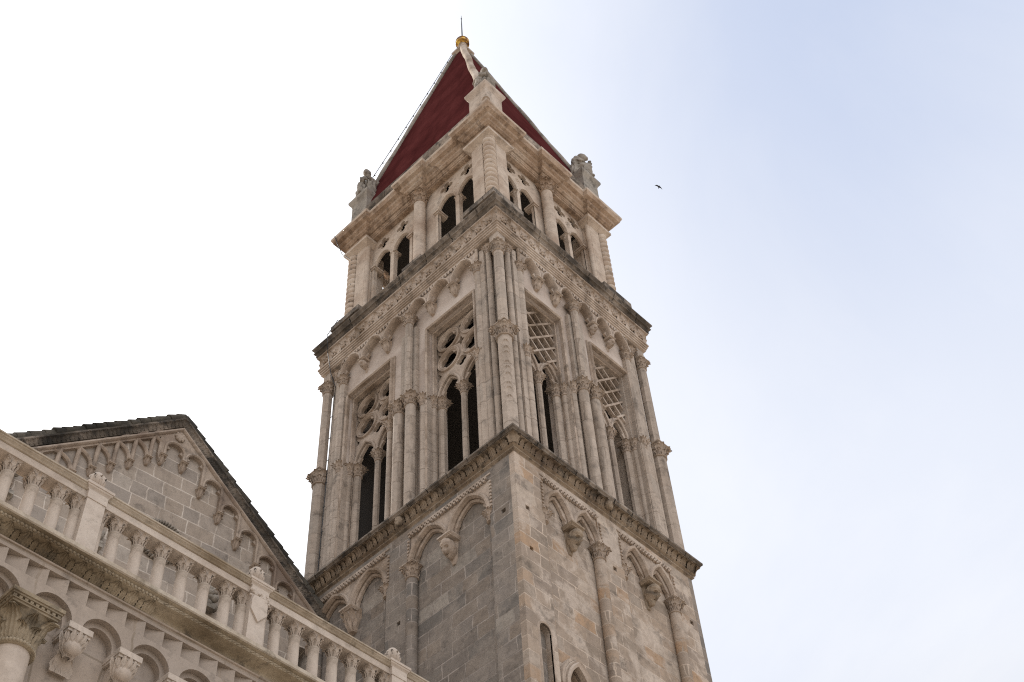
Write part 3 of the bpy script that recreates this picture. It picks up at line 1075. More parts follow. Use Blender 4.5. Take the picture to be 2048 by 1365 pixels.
def crown_face(k, W, off, a, zs, gap, qd):
    hs = []
    hh = a * 1.38
    ucs = (W / 2 - off, W / 2 + off)
    for uc in ucs:
        for s in (-1, 1):
            c = uc + s * (a + gap)
            hs.append([(c - a, 30.95), (c + a, 30.95)] + list(reversed(lancet(c, a, zs, hh, 8))))
            hs.append(foil(uc + s * qd, 34.82, 0.15, 0.10, 4, 0, 64))
    b = MB()
    b.plate(rect(0.95, W - 0.95, ZT, 35.3), hs, WP, WP + 0.1)
    for uc in ucs:
        for q in range(4):
            an = q * math.pi / 2
            b.ball((uc + 0.06 * math.cos(an), WP, 34.5 + 0.06 * math.sin(an)), (0.035, 0.02, 0.035), 8, 4)
    face_part(k, 'upper_wall', b, 'upper')
    for uc in ucs:
        b = MB()
        for s in (-1, 1):
            c = uc + s * (a + gap)
            ln = lancet(c, a, zs, hh, 8)
            b.sweep(ln, [(0.002, WP + 0.095), (-0.02, WP + 0.05), (0.0, WP - 0.015), (0.03, WP - 0.02), (0.04, WP + 0.02)])
            ue = uc + s * (2 * a + gap)
            b.box(*sorted((ue - s * 0.05, ue + s * 0.12)), WP - 0.05, WP + 0.3, zs - 0.12, zs - 0.06)
            b.box(*sorted((ue - s * 0.08, ue + s * 0.15)), WP - 0.08, WP + 0.3, zs - 0.06, zs)
            b.box(*sorted((ue - s * 0.0, ue + s * 0.10)), WP - 0.02, WP + 0.02, 30.95, zs - 0.12)
        wn = face_part(k, 'twin_window', b, 'upper')
        b = MB()
        b.lathe([(0.07, 30.95), (0.07, zs - 0.24)], uc, WP + 0.12, 8, math.pi / 8)
        obj('mullion', b, 'upper', wn)
        obj('capital', cap_mesh(0.07, 0.26, 1.75, 'upper', 8), None, wn, (uc, WP + 0.12, zs - 0.24))
    # middle half column on its plinth
    b = MB()
    b.box(W / 2 - 0.36, W / 2 + 0.36, 0.13, 0.7, 31.42, 31.54)
    b.box(W / 2 - 0.31, W / 2 + 0.31, 0.18, 0.7, ZT, 31.42)
    pl = face_part(k, 'plinth', b, 'soot')
    b = MB()
    b.lathe([(0.22, 31.545), (0.24, 31.6), (0.2, 31.66), (0.172, 31.72), (0.168, 34.72)], W / 2, 0.44, 20)
    co = obj('column', b, 'upper', pl)
    obj('capital', cap_mesh(0.168, 0.48, 1.5, 'ochre'), None, co, (W / 2, 0.44, 34.72))


crown_face('R', WX, 1.05, 0.28, 33.92, 0.06, 0.30)
crown_face('L', WY, 1.33, 0.34, 33.92, 0.07, 0.41)

for sx in (0, 1):
    for sy in (0, 1):
        fx = (lambda v: v) if sx == 0 else (lambda v: WX - v)
        fy = (lambda v: v) if sy == 0 else (lambda v: WY - v)
        b = MB()
        b.box(*sorted((fx(0.52), fx(1.05))), *sorted((fy(0.52), fy(1.05))), 31.5, 35.0)
        b.box(*sorted((fx(0.635), fx(1.02))), *sorted((fy(PP), fy(0.53))), 31.5, 34.94)
        b.box(*sorted((fx(PP), fx(0.53))), *sorted((fy(0.635), fy(1.02))), 31.5, 34.94)
        cp = obj('corner_pier', b, 'upper', tower)
        b = MB()
        b.lathe([(0.085, 31.5), (0.085, 34.94)], fx(1.02), fy(PP + 0.09), 12)
        b.lathe([(0.085, 31.5), (0.085, 34.94)], fx(PP + 0.09), fy(1.02), 12)
        obj('roll_moulding', b, 'upper', cp)
        b = MB()
        rs = []
        nz_, na = 260, 24
        for j in range(nz_ + 1):
            z = 31.5 + 3.44 * j / nz_
            ring = []
            for i in range(na):
                t = 2 * math.pi * i / na
                ph = t + (z - 31.5) * 2 * math.pi / 0.235 * (1 if (sx + sy) % 2 == 0 else -1)
                rr = 0.18 * (0.62 + 0.40 * abs(math.sin(ph / 2)) ** 0.55)
                ring.append((fx(0.44) + rr * math.cos(t), fy(0.44) + rr * math.sin(t), z))
            rs.append(ring)
        b.rings(rs)
        obj('twisted_column', b, 'upper', cp, sharp=70)
        b = MB()
        b.box(*sorted((fx(0.07), fx(1.2))), *sorted((fy(0.07), fy(1.2))), 31.38, 31.58)
        b.box(*sorted((fx(0.13), fx(1.16))), *sorted((fy(0.13), fy(1.16))), 31.22, 31.38)
        b.box(*sorted((fx(0.18), fx(1.12))), *sorted((fy(0.18), fy(1.12))), ZT, 31.22)
        obj('plinth', b, 'soot', cp)
        b = MB()
        x0, x1 = sorted((fx(PP), fx(1.06)))
        y0, y1 = sorted((fy(PP), fy(1.06)))
        b.mould(rectpath(0, x0, x1, y0, y1), [(-0.2, 34.9), (0.0, 34.9), (0.02, 34.92), (0.05, 34.95), (0.13, 35.03), (0.165, 35.05), (0.165, 35.15), (0.12, 35.17), (0.11, 35.197), (-0.2, 35.197)])
        obj('capital', b, 'upper', cp)

# entablature with ressauts over the piers and the middle columns


def notched(pp, wp, cw, mw):
    P = []
    for k, W in (('R', WX), ('B', WY), ('F', WX), ('L', WY)):
        F = frame(k)
        pts = [(pp, pp), (cw, pp), (cw, wp), (W / 2 - mw, wp), (W / 2 - mw, pp), (W / 2 + mw, pp), (W / 2 + mw, wp), (W - cw, wp), (W - cw, pp)]
        for u, w_ in pts:
            q = F @ Vector((u, w_, 0))
            P.append((q.x, q.y))
    return P


npth = notched(PP, 0.50, 1.03, 0.20)
b = MB()
b.mould(npth, [(-0.3, 35.2), (0.03, 35.2), (0.045, 35.215), (0.045, 35.25), (0.07, 35.26), (0.07, 35.31), (0.1, 35.33), (0.11, 35.355), (-0.3, 35.355)])
ent = obj('entablature', b, 'ochre', tower)
b = MB()
b.mould(npth, [(-0.3, 35.358), (0.06, 35.358), (0.07, 35.42), (0.13, 35.43), (0.14, 35.45), (0.19, 35.48), (0.20, 35.56), (0.27, 35.60), (0.29, 35.66), (0.29, 35.69), (0.40, 35.73), (0.43, 35.83), (0.455, 35.87), (-0.3, 35.87)])
obj('cornice', b, 'ochre', ent)
b = MB()
b.mould(npth, [(-0.3, 35.873), (0.45, 35.873), (0.465, 35.90), (0.465, 35.985), (0.3, 36.02), (-0.3, 36.03)])
obj('drip_ledge', b, 'upper', ent)
b = MB()
b.mould(rectpath(-0.33), [(-0.6, 35.9), (0.0, 35.9), (0.0, 36.86), (0.012, 36.88), (0.02, 36.95), (0.026, 37.0), (0.026, 37.12), (-0.1, 37.15), (-0.6, 37.16)])
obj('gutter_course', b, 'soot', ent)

# inner floors (dark)
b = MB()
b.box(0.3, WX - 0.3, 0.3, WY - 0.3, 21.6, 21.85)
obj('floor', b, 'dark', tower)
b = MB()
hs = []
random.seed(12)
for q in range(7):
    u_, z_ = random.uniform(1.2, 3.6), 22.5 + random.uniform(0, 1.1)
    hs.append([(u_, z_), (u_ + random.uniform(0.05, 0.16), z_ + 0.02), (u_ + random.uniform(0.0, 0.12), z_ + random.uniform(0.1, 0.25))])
b.plate(rect(0.5, WX - 0.5, 21.86, 26.55), hs, WY - 1.05, WY - 0.99)  # added dark sheet, blocks sky seen through the far belfry openings
obj('sky_blocker', b, 'dark', tower)
for z_, i_ in ((26.6, 0.62), (30.3, 0.3), (34.75, 0.86)):  # lowest slab is added to keep bright sky out of the belfry windows
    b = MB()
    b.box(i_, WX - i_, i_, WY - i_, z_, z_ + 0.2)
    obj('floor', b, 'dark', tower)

# pedestals
peds = {}
for nm, sx, sy in (('N', 0, 0), ('R', 1, 0), ('B', 1, 1), ('L', 0, 1)):
    fx = (lambda v: v) if sx == 0 else (lambda v: WX - v)
    fy = (lambda v: v) if sy == 0 else (lambda v: WY - v)
    c = (fx(0.645), fy(0.645))
    b = MB()
    for h0, z0, z1 in ((0.365, 35.98, 36.35), (0.345, 36.35, 37.72)):
        b.box(c[0] - h0, c[0] + h0, c[1] - h0, c[1] + h0, z0, z1)
    b.rings([[(c[0] + x * h, c[1] + y * h, z) for x, y in ((-1, -1), (1, -1), (1, 1), (-1, 1))] for h, z in ((0.345, 37.72), (0.36, 37.76), (0.36, 37.80), (0.41, 37.88), (0.44, 37.96), (0.44, 38.06), (0.42, 38.10))])
    obj('pedestal', b, 'statue' if nm != 'N' else 'carved', tower)
    peds[nm] = c

# spire
AX = (2.74, 3.40)
ZA = 48.0
b = MB()
sq = lambda cx, cy, h, hy, z: [(cx - h, cy - hy, z), (cx + h, cy - hy, z), (cx + h, cy + hy, z), (cx - h, cy + hy, z)]
base = sq(WX / 2, WY / 2, WX / 2 - 0.38, WY / 2 - 0.38, 37.13)
topq = sq(AX[0], AX[1], 0.20, 0.20, ZA)
b.rings([base, topq])
spire = obj('spire', b, 'red', tower)
random.seed(9)
for i in range(4):
    p, q = Vector(base[i]), Vector(topq[i])
    pts, rr = [], []
    for s in range(25):
        t = s / 24
        v = p.lerp(q, t)
        wob = 0.02 * math.sin(s * 0.8 + i) + random.uniform(-0.006, 0.006)
        d = Vector((v.x - AX[0], v.y - AX[1], 0)).normalized()
        pts.append(v + d * 0.02 + Vector((-d.y, d.x, 0)) * wob)
        rr.append((0.078 if i else 0.125) + random.uniform(-0.005, 0.005))
    bb = MB()
    bb.tube(pts, rr, 10)
    obj('ridge_rib', bb, 'statue' if i else 'carved', spire)
b = MB()
b.rings([[(AX[0] + x * h, AX[1] + y * h, z) for x, y in ((-1, -1), (1, -1), (1, 1), (-1, 1))] for h, z in ((0.22, 47.96), (0.26, 48.03), (0.305, 48.06), (0.305, 48.17), (0.2, 48.22))])
b.lathe([(0.15, 48.2), (0.1, 48.4), (0.1, 48.6), (0.16, 48.8)], AX[0], AX[1], 14)
obj('capstone', b, 'carved', spire)
b = MB()
rs = []
for j in range(11):
    th = math.pi * (0.03 + 0.94 * j / 10)
    rs.append([(0.26 * math.sin(th) * math.cos(2 * math.pi * i / 16) * (1 if i % 2 else 0.94), 0.26 * math.sin(th) * math.sin(2 * math.pi * i / 16) * (1 if i % 2 else 0.94), -0.255 * math.cos(th)) for i in range(16)])
b.rings(rs)
for zz in (-0.1, 0.1):
    b.lathe([(0.24, zz - 0.015), (0.262, zz), (0.24, zz + 0.015)], n=16)
obj('ball_finial', b, 'gold', spire, (AX[0], AX[1], 49.02), sharp=15)
b = MB()
b.lathe([(0.03, 49.25), (0.022, 50.6), (0.012, 51.30), (0.006, 51.5)], AX[0], AX[1], 8)
b.ball((AX[0], AX[1], 51.2), 0.03, 8, 6)
obj('lightning_rod', b, 'iron', spire)

# copies of the two visible sides on the two hidden ones
for k in ('R', 'L'):
    for o in made[k]:
        copy_tree(o, tower, frame(OPP[k]))

# ------------------------------------------------------------------ statues on the pedestals


def blob_mesh(name, parts, voxel=0.026, folds=0.0):
    bm_ = MB()
    for kind, *a in parts:
        if kind == 'ball':
            bm_.ball(a[0], a[1], 18, 14)
        elif kind == 'limb':
            p, q, r0, r1 = a
            P = [Vector(p).lerp(Vector(q), t / 6) for t in range(7)]
            bm_.tube(P, [r0 + (r1 - r0) * t / 6 for t in range(7)], 14)
            bm_.ball(p, r0, 14, 10)
            bm_.ball(q, r1, 14, 10)
        elif kind == 'box':
            bm_.box(*a)
    me = bm_.mesh(name)
    o = bpy.data.objects.new('tmp', me)
    COL.objects.link(o)
    md = o.modifiers.new('r', 'REMESH')
    md.mode = 'VOXEL'
    md.voxel_size = voxel
    ms = o.modifiers.new('s', 'SMOOTH')
    ms.factor = 0.6
    ms.iterations = 3
    dg = bpy.context.evaluated_depsgraph_get()
    me2 = bpy.data.meshes.new_from_object(o.evaluated_get(dg))
    me2.name = name
    bpy.data.objects.remove(o)
    vs = me2.vertices
    nr = [v.normal.copy() for v in vs]
    for v, n in zip(vs, nr):
        if folds:
            q = math.sin(v.co.x * 46 + 9 * math.sin(v.co.z * 3.1) + v.co.y * 14) * max(0, min(1, (1.2 - v.co.z) * 2.5)) * max(0, min(1, (v.co.z - 0.05) * 6))
            v.co += n * (folds * q)
        v.co += n * 0.012 * noise.noise(v.co * 9)
    me2.polygons.foreach_set('use_smooth', [True] * len(me2.polygons))
    return me2


def statue_parts(bow, turn, arm):
    # seated and draped, facing -y; seat at z .5
    return [
        ('box', -0.28, 0.28, -0.15, 0.3, 0.0, 0.5),
        ('limb', (-0.17, 0.10, 0.60), (-0.21, -0.34, 0.66), 0.21, 0.17), ('limb', (0.17, 0.10, 0.60), (0.21, -0.32, 0.64), 0.21, 0.17),
        ('limb', (-0.21, -0.34, 0.64), (-0.22, -0.30, 0.06), 0.17, 0.19), ('limb', (0.21, -0.32, 0.62), (0.22, -0.26, 0.06), 0.17, 0.19),
        ('box', -0.3, 0.3, -0.34, 0.1, 0.0, 0.55),
        ('ball', (-0.18, -0.46, 0.07), (0.09, 0.14, 0.07)), ('ball', (0.2, -0.42, 0.07), (0.09, 0.14, 0.07)),
        ('limb', (0, 0.14, 0.62), (0, 0.02, 1.08), 0.29, 0.27),
        ('ball', (0, 0.04, 1.16), (0.31, 0.23, 0.25)),
        ('limb', (0, -0.02, 1.32), (turn * 0.05, -bow * 0.6, 1.5), 0.11, 0.09),
        ('ball', (turn * 0.09, -bow - 0.02, 1.65), (0.14, 0.165, 0.19)), ('ball', (turn * 0.1, -bow - 0.16, 1.57), (0.08, 0.07, 0.11)),
        ('ball', (turn * 0.08, -bow + 0.05, 1.70), (0.165, 0.17, 0.16)),
        ('limb', (-0.27, 0.03, 1.22), (-0.33, -0.12, 0.92), 0.13, 0.12), ('limb', (-0.33, -0.12, 0.92), (-0.12 * arm, -0.40, 0.88), 0.12, 0.08),
        ('limb', (0.27, 0.03, 1.22), (0.34, -0.10, 0.94), 0.13, 0.12), ('limb', (0.34, -0.10, 0.94), (0.12, -0.36, 0.94 + 0.16 * arm), 0.12, 0.08),
        ('ball', (-0.12 * arm, -0.46, 0.88), 0.085), ('ball', (0.10, -0.40, 0.98 + 0.16 * arm), 0.085),
        ('box', -0.22, 0.08, -0.54, -0.40, 0.84, 1.04),
        ('limb', (-0.26, 0.12, 1.1), (-0.27, 0.14, 0.25), 0.13, 0.17), ('limb', (0.26, 0.12, 1.1), (0.27, 0.14, 0.25), 0.13, 0.17),
    ]


for nm, rz, bow, turn, arm, lab in (('L', R(-135 + 75), 0.22, -0.6, 1.0, 'grey seated statue with bowed head on the left corner pedestal beside the spire'),
                                    ('N', R(-45), 0.24, 0.5, 1.4, 'hunched seated statue on the nearest pedestal directly in front of the red spire'),
                                    ('R', R(35), 0.22, 0.3, 0.6, 'dark draped seated statue on the right corner pedestal against pale blue sky')):
    me = blob_mesh('statue', statue_parts(bow, turn, arm), folds=0.024)
    me.transform((Matrix.Diagonal((0.82, 0.82, 0.91, 1)) if nm != 'N' else Matrix.Scale(0.78, 4)))
    o = obj('statue', me, 'statue', None)
    o.location = (peds[nm][0], peds[nm][1], 38.1)
    o.rotation_euler = (0, 0, rz)
    tag(o, lab, 'statue', 'seated statues on the corners of the tower')

# ------------------------------------------------------------------ nave with its gable
GA = R(-5.5)
nave = thing('church_nave', 'stone church nave with steep gable, carved arches under the eaves and mossy tiled roof', 'church', (0, 5.8, 0), GA)
AU, AZP, SL = -3.93, 24.17, 0.882


def rk(u, d=0.0):
    return AZP - d - SL * abs(u - AU)


UL, UR = -8.2, 0.1
b = MB()
oc = circle(-3.88, 20.67, 0.40, 28)
door = rect(-0.62, -0.22, 17.0, 19.75)
b.plate([(UL, 0), (UR + 0.6, 0), (UR + 0.6, rk(UR + 0.6, 0.12)), (AU, rk(AU, 0.12)), (UL, rk(UL, 0.12))], [oc, door], 0.0, 0.5)
b.box(UL, UR + 0.6, 0.9, 1.0, 0, 18)
obj('gable_wall', b, 'gable', nave)
b = MB()
for u0, u1 in ((UL, UL + 0.4), (UR + 5.2, UR + 5.6)):
    b.box(u0, u1, 0.503, 14, 0, 20)
b.box(UL, UR + 5.6, 13.6, 14, 0, 22)
obj('side_wall', b, 'gable', nave)
# roof
b = MB()
for s in (-1, 1):
    ue = UL - 0.3 if s < 0 else UR + 0.7
    p = [(AU, rk(AU) + 0.08), (ue, rk(ue) + 0.08), (ue, rk(ue) + 0.16), (AU, rk(AU) + 0.16)]
    b.rings([[(u, y, z) for u, z in p] for y in (-0.15, 14)])
roof = obj('roof', b, 'tile', nave)
b = MB()
random.seed(21)
for s in (-1, 1):
    L = 4.6 / math.cos(math.atan(SL)) if s > 0 else 5.0 / math.cos(math.atan(SL))
    ca, sa = math.cos(math.atan(SL)), math.sin(math.atan(SL))
    n = int(L / 0.30)
    for row in range(5):
        t1 = 0.0
        while t1 < L:
            t0, t1 = max(0.0, t1 - 0.08), t1 + random.uniform(0.2, 0.36)
            y = -0.07 + row * 0.2 + random.uniform(-0.015, 0.015)
            lift = random.uniform(0.0, 0.035) if row else random.uniform(0.0, 0.02)
            P = []
            for t, hh in ((t0, 0.165 + lift), (t1, 0.19 + lift)):
                P.append((AU + s * t * ca, y, AZP - t * sa + hh))
            b.tube(P, [0.085, 0.105], 10)
obj('roof_tile_edge', b, 'tile', roof)
b = MB()
pth = [(UL, rk(UL)), (AU, rk(AU)), (UR + 0.6, rk(UR + 0.6))]
b.sweep(pth, [(0.078, 0.02), (0.078, -0.155), (0.04, -0.155), (0.03, -0.14), (0.0, -0.13), (-0.02, -0.11), (-0.09, -0.09), (-0.10, -0.07), (-0.10, 0.02)])
rc = obj('rake_cornice', b, 'rake', nave)
b = MB()
random.seed(23)
for s in (-1, 1):
    ca, sa = math.cos(math.atan(SL)), math.sin(math.atan(SL))
    for i in range(56):
        t = 0.05 + i * 0.108
        u, z = AU + s * t * ca, rk(AU + s * t * ca)
        T = Matrix.Translation((u, 0, z)) @ Matrix.Rotation(s * math.atan(SL), 4, 'Y')
        b.leaf((0, -0.10, -0.11), (0, -1, 0), 0.13 * random.uniform(0.85, 1.1), 0.075, curl=1.2, lean=0.42, nv=5, T=T)
obj('leaf_carving', b, 'rake', rc, sharp=60)
b = MB()
b.sweep([(UL, rk(UL, 0.24)), (AU, rk(AU, 0.24)), (UR + 0.6, rk(UR + 0.6, 0.24))], [(0.02, 0.02), (0.02, -0.14), (-0.02, -0.15), (-0.05, -0.12), (-0.055, -0.09), (-0.09, -0.085), (-0.10, 0.02)])
obj('inner_moulding', b, 'gcarv', nave)
# right hand rampant arches
b = MB()
us = [-4.26 + 0.507 * i for i in range(9)]
zsr = [23.0 - 0.0 * i for i in range(9)]
zf = [22.88] + [22.96 - 0.449 * i for i in range(0, 8)]
low = []
ribs = []
for i in range(8):
    a = 0.5 * (us[i + 1] - us[i]) - 0.045
    c = 0.5 * (us[i + 1] + us[i])
    zs = zf[i] + 0.16 if i else zf[0] + 0.30
    path = [(c - a, zf[i])] + roundarch(c, a, zs, 12) + [(c + a, zf[i + 1])]
    ribs.append((path, c, a, zs))
    low += path
uE = us[8] + 0.05
out = [(us[0] - 0.05, zf[0])] + low + [(uE, zf[8]), (uE, rk(uE, 0.34)), (AU, rk(AU, 0.34)), (us[0] - 0.05, rk(us[0] - 0.05, 0.34))]
b.plate(out, [], -0.09, 0.01)
for path, c, a, zs in ribs:
    b.sweep(path, [(-0.005, 0.0), (-0.01, -0.11), (0.015, -0.135), (0.05, -0.12), (0.055, -0.085)])
    for s in (-1, 1):
        b.uzprism([(c + s * a, zs - 0.02), (c + s * (a - 0.09), zs + 0.03), (c + s * (a - 0.06), zs + 0.07), (c + s * (a - 0.035), zs + 0.14), (c + s * a * 0.95, zs + 0.12)], -0.07, 0.0)
    b.plate(foil(c + a * 0.95, zs + 0.22, 0.03, 0.03, 3, R(90), 18), [], -0.10, -0.085)
b.ball((-3.97, -0.1, 23.64), (0.11, 0.05, 0.12), 14, 8)
for q in range(8):
    an = q * math.pi / 4
    b.ball((-3.97 + 0.09 * math.cos(an), -0.115, 23.64 + 0.1 * math.sin(an)), (0.04, 0.035, 0.045), 8, 5)
af = obj('arch_frieze', b, 'gcarv', nave)
for i in range(9):
    obj('corbel', corbel_mesh('leaf', 0.08, 0.24, 0.18, 'gcarv'), None, af, (us[i], 0, zf[i] - 0.225))
# left hand interlaced arches
b = MB()
ul = [-4.55 - 0.365 * i for i in range(11)]
zl = [22.70 - 0.345 * i for i in range(11)]
for i in range(-2, 9):
    ur_, zr_ = -4.55 - 0.365 * i, 22.70 - 0.345 * i
    ul_, zl_ = ur_ - 0.73, zr_ - 0.69
    c = (ur_ + ul_) / 2
    path = [(ul_ + 0.03, zl_)] + roundarch(c, 0.335, zr_ - 0.02, 14) + [(ur_ - 0.03, zr_ - 0.08)]
    if i < 0:
        path = [p for p in path if p[0] < -4.34]
    dp = 0.006 if i % 2 else 0.0
    b.sweep(path, [(-0.045, 0.01), (-0.045, -0.06 - dp), (-0.02, -0.09 - dp), (0.0, -0.10 - dp), (0.02, -0.09 - dp), (0.045, -0.06 - dp), (0.045, 0.01)])
b.plate([(-4.31, 22.7), (-4.31, rk(-4.31, 0.34)), (-4.38, rk(-4.38, 0.34)), (-4.38, 22.9)], [], -0.088, 0.01)
il = obj('interlaced_arches', b, 'gcarv', nave)
for i in range(10):
    obj('corbel', corbel_mesh('leaf', 0.075, 0.2, 0.15, 'gcarv'), None, il, (ul[i], 0, zl[i] - 0.24))
# round window with rope frame, carved lumps, doorway
b = MB()
for q in range(46):
    an = 2 * math.pi * q / 46
    T = Matrix.Translation((-3.88 + 0.47 * math.cos(an), -0.05, 20.67 + 0.47 * math.sin(an))) @ Matrix.Rotation(-an + 0.5, 4, 'Y')
    b.ball((0, 0, 0), (0.075, 0.07, 0.03), 8, 5, T=T)
b.sweep(circle(-3.88, 20.67, 0.40), [(-0.02, 0.2), (-0.02, -0.04), (0.02, -0.05), (0.03, 0.02)], closed=True)
ro = obj('round_window', b, 'statue', nave)
random.seed(33)
for cu, cz in ((-5.2, 20.05), (-2.68, 19.85), (-7.1, 20.3)):
    b = MB()
    for q in range(16):
        b.ball((cu + random.uniform(-0.13, 0.13), -0.05 - random.uniform(0, 0.1), cz + random.uniform(-0.28, 0.25)), random.uniform(0.04, 0.1), 9, 6)
    b.box(cu - 0.13, cu + 0.13, -0.2, 0, cz - 0.36, cz - 0.28)
    obj('animal_carving', b, 'statue', nave)

# ------------------------------------------------------------------ portico
FY = -0.18
PX0, PX1 = -11.4, -0.002
portico = thing('portico', 'pale stone portico front with leaf cornice, sawtooth course and a row of round corbel arches', 'portico')
b = MB()
b.box(PX0, PX1, 0.02, 0.5, 0, 13.0)
b.box(PX0, PX0 + 0.5, 0.503, 6.4, 0, 12.69)
obj('wall', b, 'portico', portico)
b = MB()
b.box(PX0, PX1, 0.5, 5.6, 12.7, 13.05)
obj('terrace', b, 'portico', portico)
sp = 0.69
c0 = -8.50
arcs = [c0 + sp * i for i in range(-4, 13)]
z_sp = 12.10
for (yy0, yy1, a, zt, nm) in ((FY, FY + 0.09, 0.275, 12.44, 'corbel_arches'), (FY + 0.092, 0.02, 0.205, 12.435, 'inner_arches')):
    b = MB()
    low = []
    for c in arcs:
        low += [(c - a, 12.02)] + roundarch(c, a, z_sp, 16) + [(c + a, 12.02)]
    x0, x1 = arcs[0] - sp / 2, min(arcs[-1] + sp / 2, -0.01)
    b.plate([(x0, 12.02)] + low + [(x1, 12.02), (x1, zt), (x0, zt)], [], yy0, yy1)
    fr = obj(nm, b, 'portico', portico)
    if nm == 'corbel_arches':
        arch_o = fr


def console_mesh():
    b = MB()
    wd, h, d = 0.13, 0.5, 0.27
    b.box(-0.16, 0.16, -d - 0.05, 0.02, 0.42, 0.5)
    b.rings([[(x, y, z) for x, y in ((-0.15, -d - 0.03), (0.15, -d - 0.03), (0.15, 0.02), (-0.15, 0.02))] for z in (0.385, 0.42)])
    prof = [(0.02, 0.0), (-0.03, 0.0), (-0.06, 0.05), (-0.08, 0.16), (-0.14, 0.25), (-0.2, 0.30), (-d, 0.39), (0.02, 0.39)]
    b.rings([[(x, y, z) for y, z in prof] for x in (-0.11, 0.11)])
    b.ball((0, -0.20, 0.27), (0.115, 0.10, 0.125), 14, 10)
    for q in range(7):
        a = -math.pi / 2 + (q - 3) * 0.42
        dd = Vector((math.cos(a), math.sin(a), 0))
        b.leaf((dd.x * 0.03, -0.16 + dd.y * 0.03, 0.13), dd, 0.27, 0.055, curl=-0.9, lean=0.62, nv=6)
    for q in (-1, 0, 1):
        b.leaf((q * 0.075, -0.055, -0.03), (0, -1, 0), 0.19, 0.07, curl=1.4, lean=0.1, nv=6)
    me = b.mesh('corbel', 50)
    me.materials.append(M['balus'])
    return me


cm = console_mesh()
COLX = -8.85
for c in arcs[:-1]:
    x = c + sp / 2
    if abs(x - COLX) < 0.15:
        continue
    obj('corbel', cm, None, arch_o, (x, 0.0, 11.52))
# big half column
b = MB()
b.lathe([(0.215, 0), (0.20, 11.25)], COLX, -0.27, 24)
bc = obj('column', b, 'balus', portico)
b = MB()
b.lathe([(0.20, 0), (0.235, 0.01), (0.245, 0.03), (0.235, 0.05), (0.205, 0.06), (0.205, 0.2), (0.23, 0.34), (0.30, 0.44)], n=24)
for q in range(40):
    an = 2 * math.pi * q / 40
    b.ball((0.236 * math.cos(an), 0.236 * math.sin(an), 0.032), (0.02, 0.02, 0.026), 7, 5)
for q in range(8):
    an = math.pi / 8 + q * math.pi / 4
    d = (math.cos(an), math.sin(an), 0)
    b.acanthus((d[0] * 0.21, d[1] * 0.21, 0.05), d, 0.22, 0.085, curl=2.5, lean=0.1)
for q in range(8):
    an = q * math.pi / 4
    d = (math.cos(an), math.sin(an), 0)
    b.acanthus((d[0] * 0.215, d[1] * 0.215, 0.08), d, 0.36 if q % 2 else 0.29, 0.09, curl=2.6 if q % 2 else 2.2, lean=0.3 if q % 2 else 0.12)
obj('capital', b, 'ocarve', bc, (COLX, -0.27, 11.25), sharp=60)
b = MB()
for s, z0, z1 in ((0.29, 11.69, 11.72), (0.305, 11.72, 11.735), (0.315, 11.775, 11.80), (0.33, 11.80, 11.85)):
    b.box(COLX - s, COLX + s, -0.27 - s, 0.02, z0, z1)
b.box(COLX - 0.28, COLX + 0.28, -0.27 - 0.28, 0.02, 11.735, 11.775)
for i in range(9):
    t = -0.28 + i * 0.07
    b.box(COLX + t - 0.02, COLX + t + 0.02, -0.27 - 0.305, -0.27 - 0.28, 11.738, 11.772)
    if i < 5:
        for s in (-1, 1):
            b.box(*sorted((COLX + s * 0.28, COLX + s * 0.305)), -0.54 + i * 0.07, -0.50 + i * 0.07, 11.738, 11.772)
b.box(COLX - 0.2, COLX + 0.2, FY - 0.02, 0.02, 11.85, 12.02)
obj('abacus', b, 'ocarve', bc)
# sawtooth course
b = MB()
n = int((PX1 - PX0) / 0.275)
zig = []
for i in range(n):
    x = PX0 + i * 0.275
    zig += [(x, FY + 0.125), (x + 0.253, FY + 0.004), (x + 0.268, FY + 0.004), (x + 0.270, FY + 0.125)]
b.prism(zig + [(PX0 + n * 0.275, 0.02), (PX0, 0.02)], 12.443, 12.665)
obj('sawtooth_course', b, 'portico', portico)
b = MB()
prof = lambda pts: [[(x, y, z) for y, z in pts] for x in (PX0, PX1)]
b.rings(prof([(0.02, 12.668), (FY - 0.0, 12.668), (FY - 0.0, 12.74), (FY - 0.02, 12.745), (FY - 0.03, 12.76), (FY - 0.01, 12.77), (0.02, 12.77)]))
co_ = obj('cornice', b, 'portico', portico)
b = MB()
b.rings(prof([(0.02, 12.773), (-0.19, 12.773), (-0.19, 12.835), (-0.22, 12.86), (-0.33, 12.868), (-0.345, 12.875), (-0.36, 12.88), (-0.36, 12.93), (-0.385, 12.94), (-0.40, 12.95), (0.02, 12.95)]))
obj('carved_band', b, 'ocarve', co_)
b = MB()
b.rings(prof([(0.5, 12.952), (-0.405, 12.952), (-0.42, 12.965), (-0.42, 13.02), (-0.38, 13.05), (0.5, 13.09)]))
obj('drip_ledge', b, 'railcap', co_)
b = MB()
random.seed(41)
for x0, x1 in ((PX0, -7.25), (-4.55, -2.0)):
    n = int((x1 - x0) / 0.125)
    for i in range(n):
        x = x0 + (i + 0.5) * 0.125
        b.acanthus((x, -0.20, 12.765), (0, -1, 0), 0.155 if i % 2 == 0 else 0.13, 0.075 if i % 2 == 0 else 0.032, curl=0.9, lean=0.86)
    n = int((x1 - x0) / 0.055)
    for i in range(n):
        x = x0 + (i + 0.5) * 0.055
        b.ball((x, -0.368, 12.905), (0.02 if i % 3 else 0.028, 0.016, 0.022), 7, 5)
x = -7.2
while x < -4.6:
    for s in range(1):
        b.uzprism([(x, 12.885), (x + 0.05, 12.905), (x + 0.07, 12.925), (x + 0.02, 12.92)], -0.37, -0.355)
    x += 0.075
obj('acanthus_frieze', b, 'ocarve', co_, sharp=60)

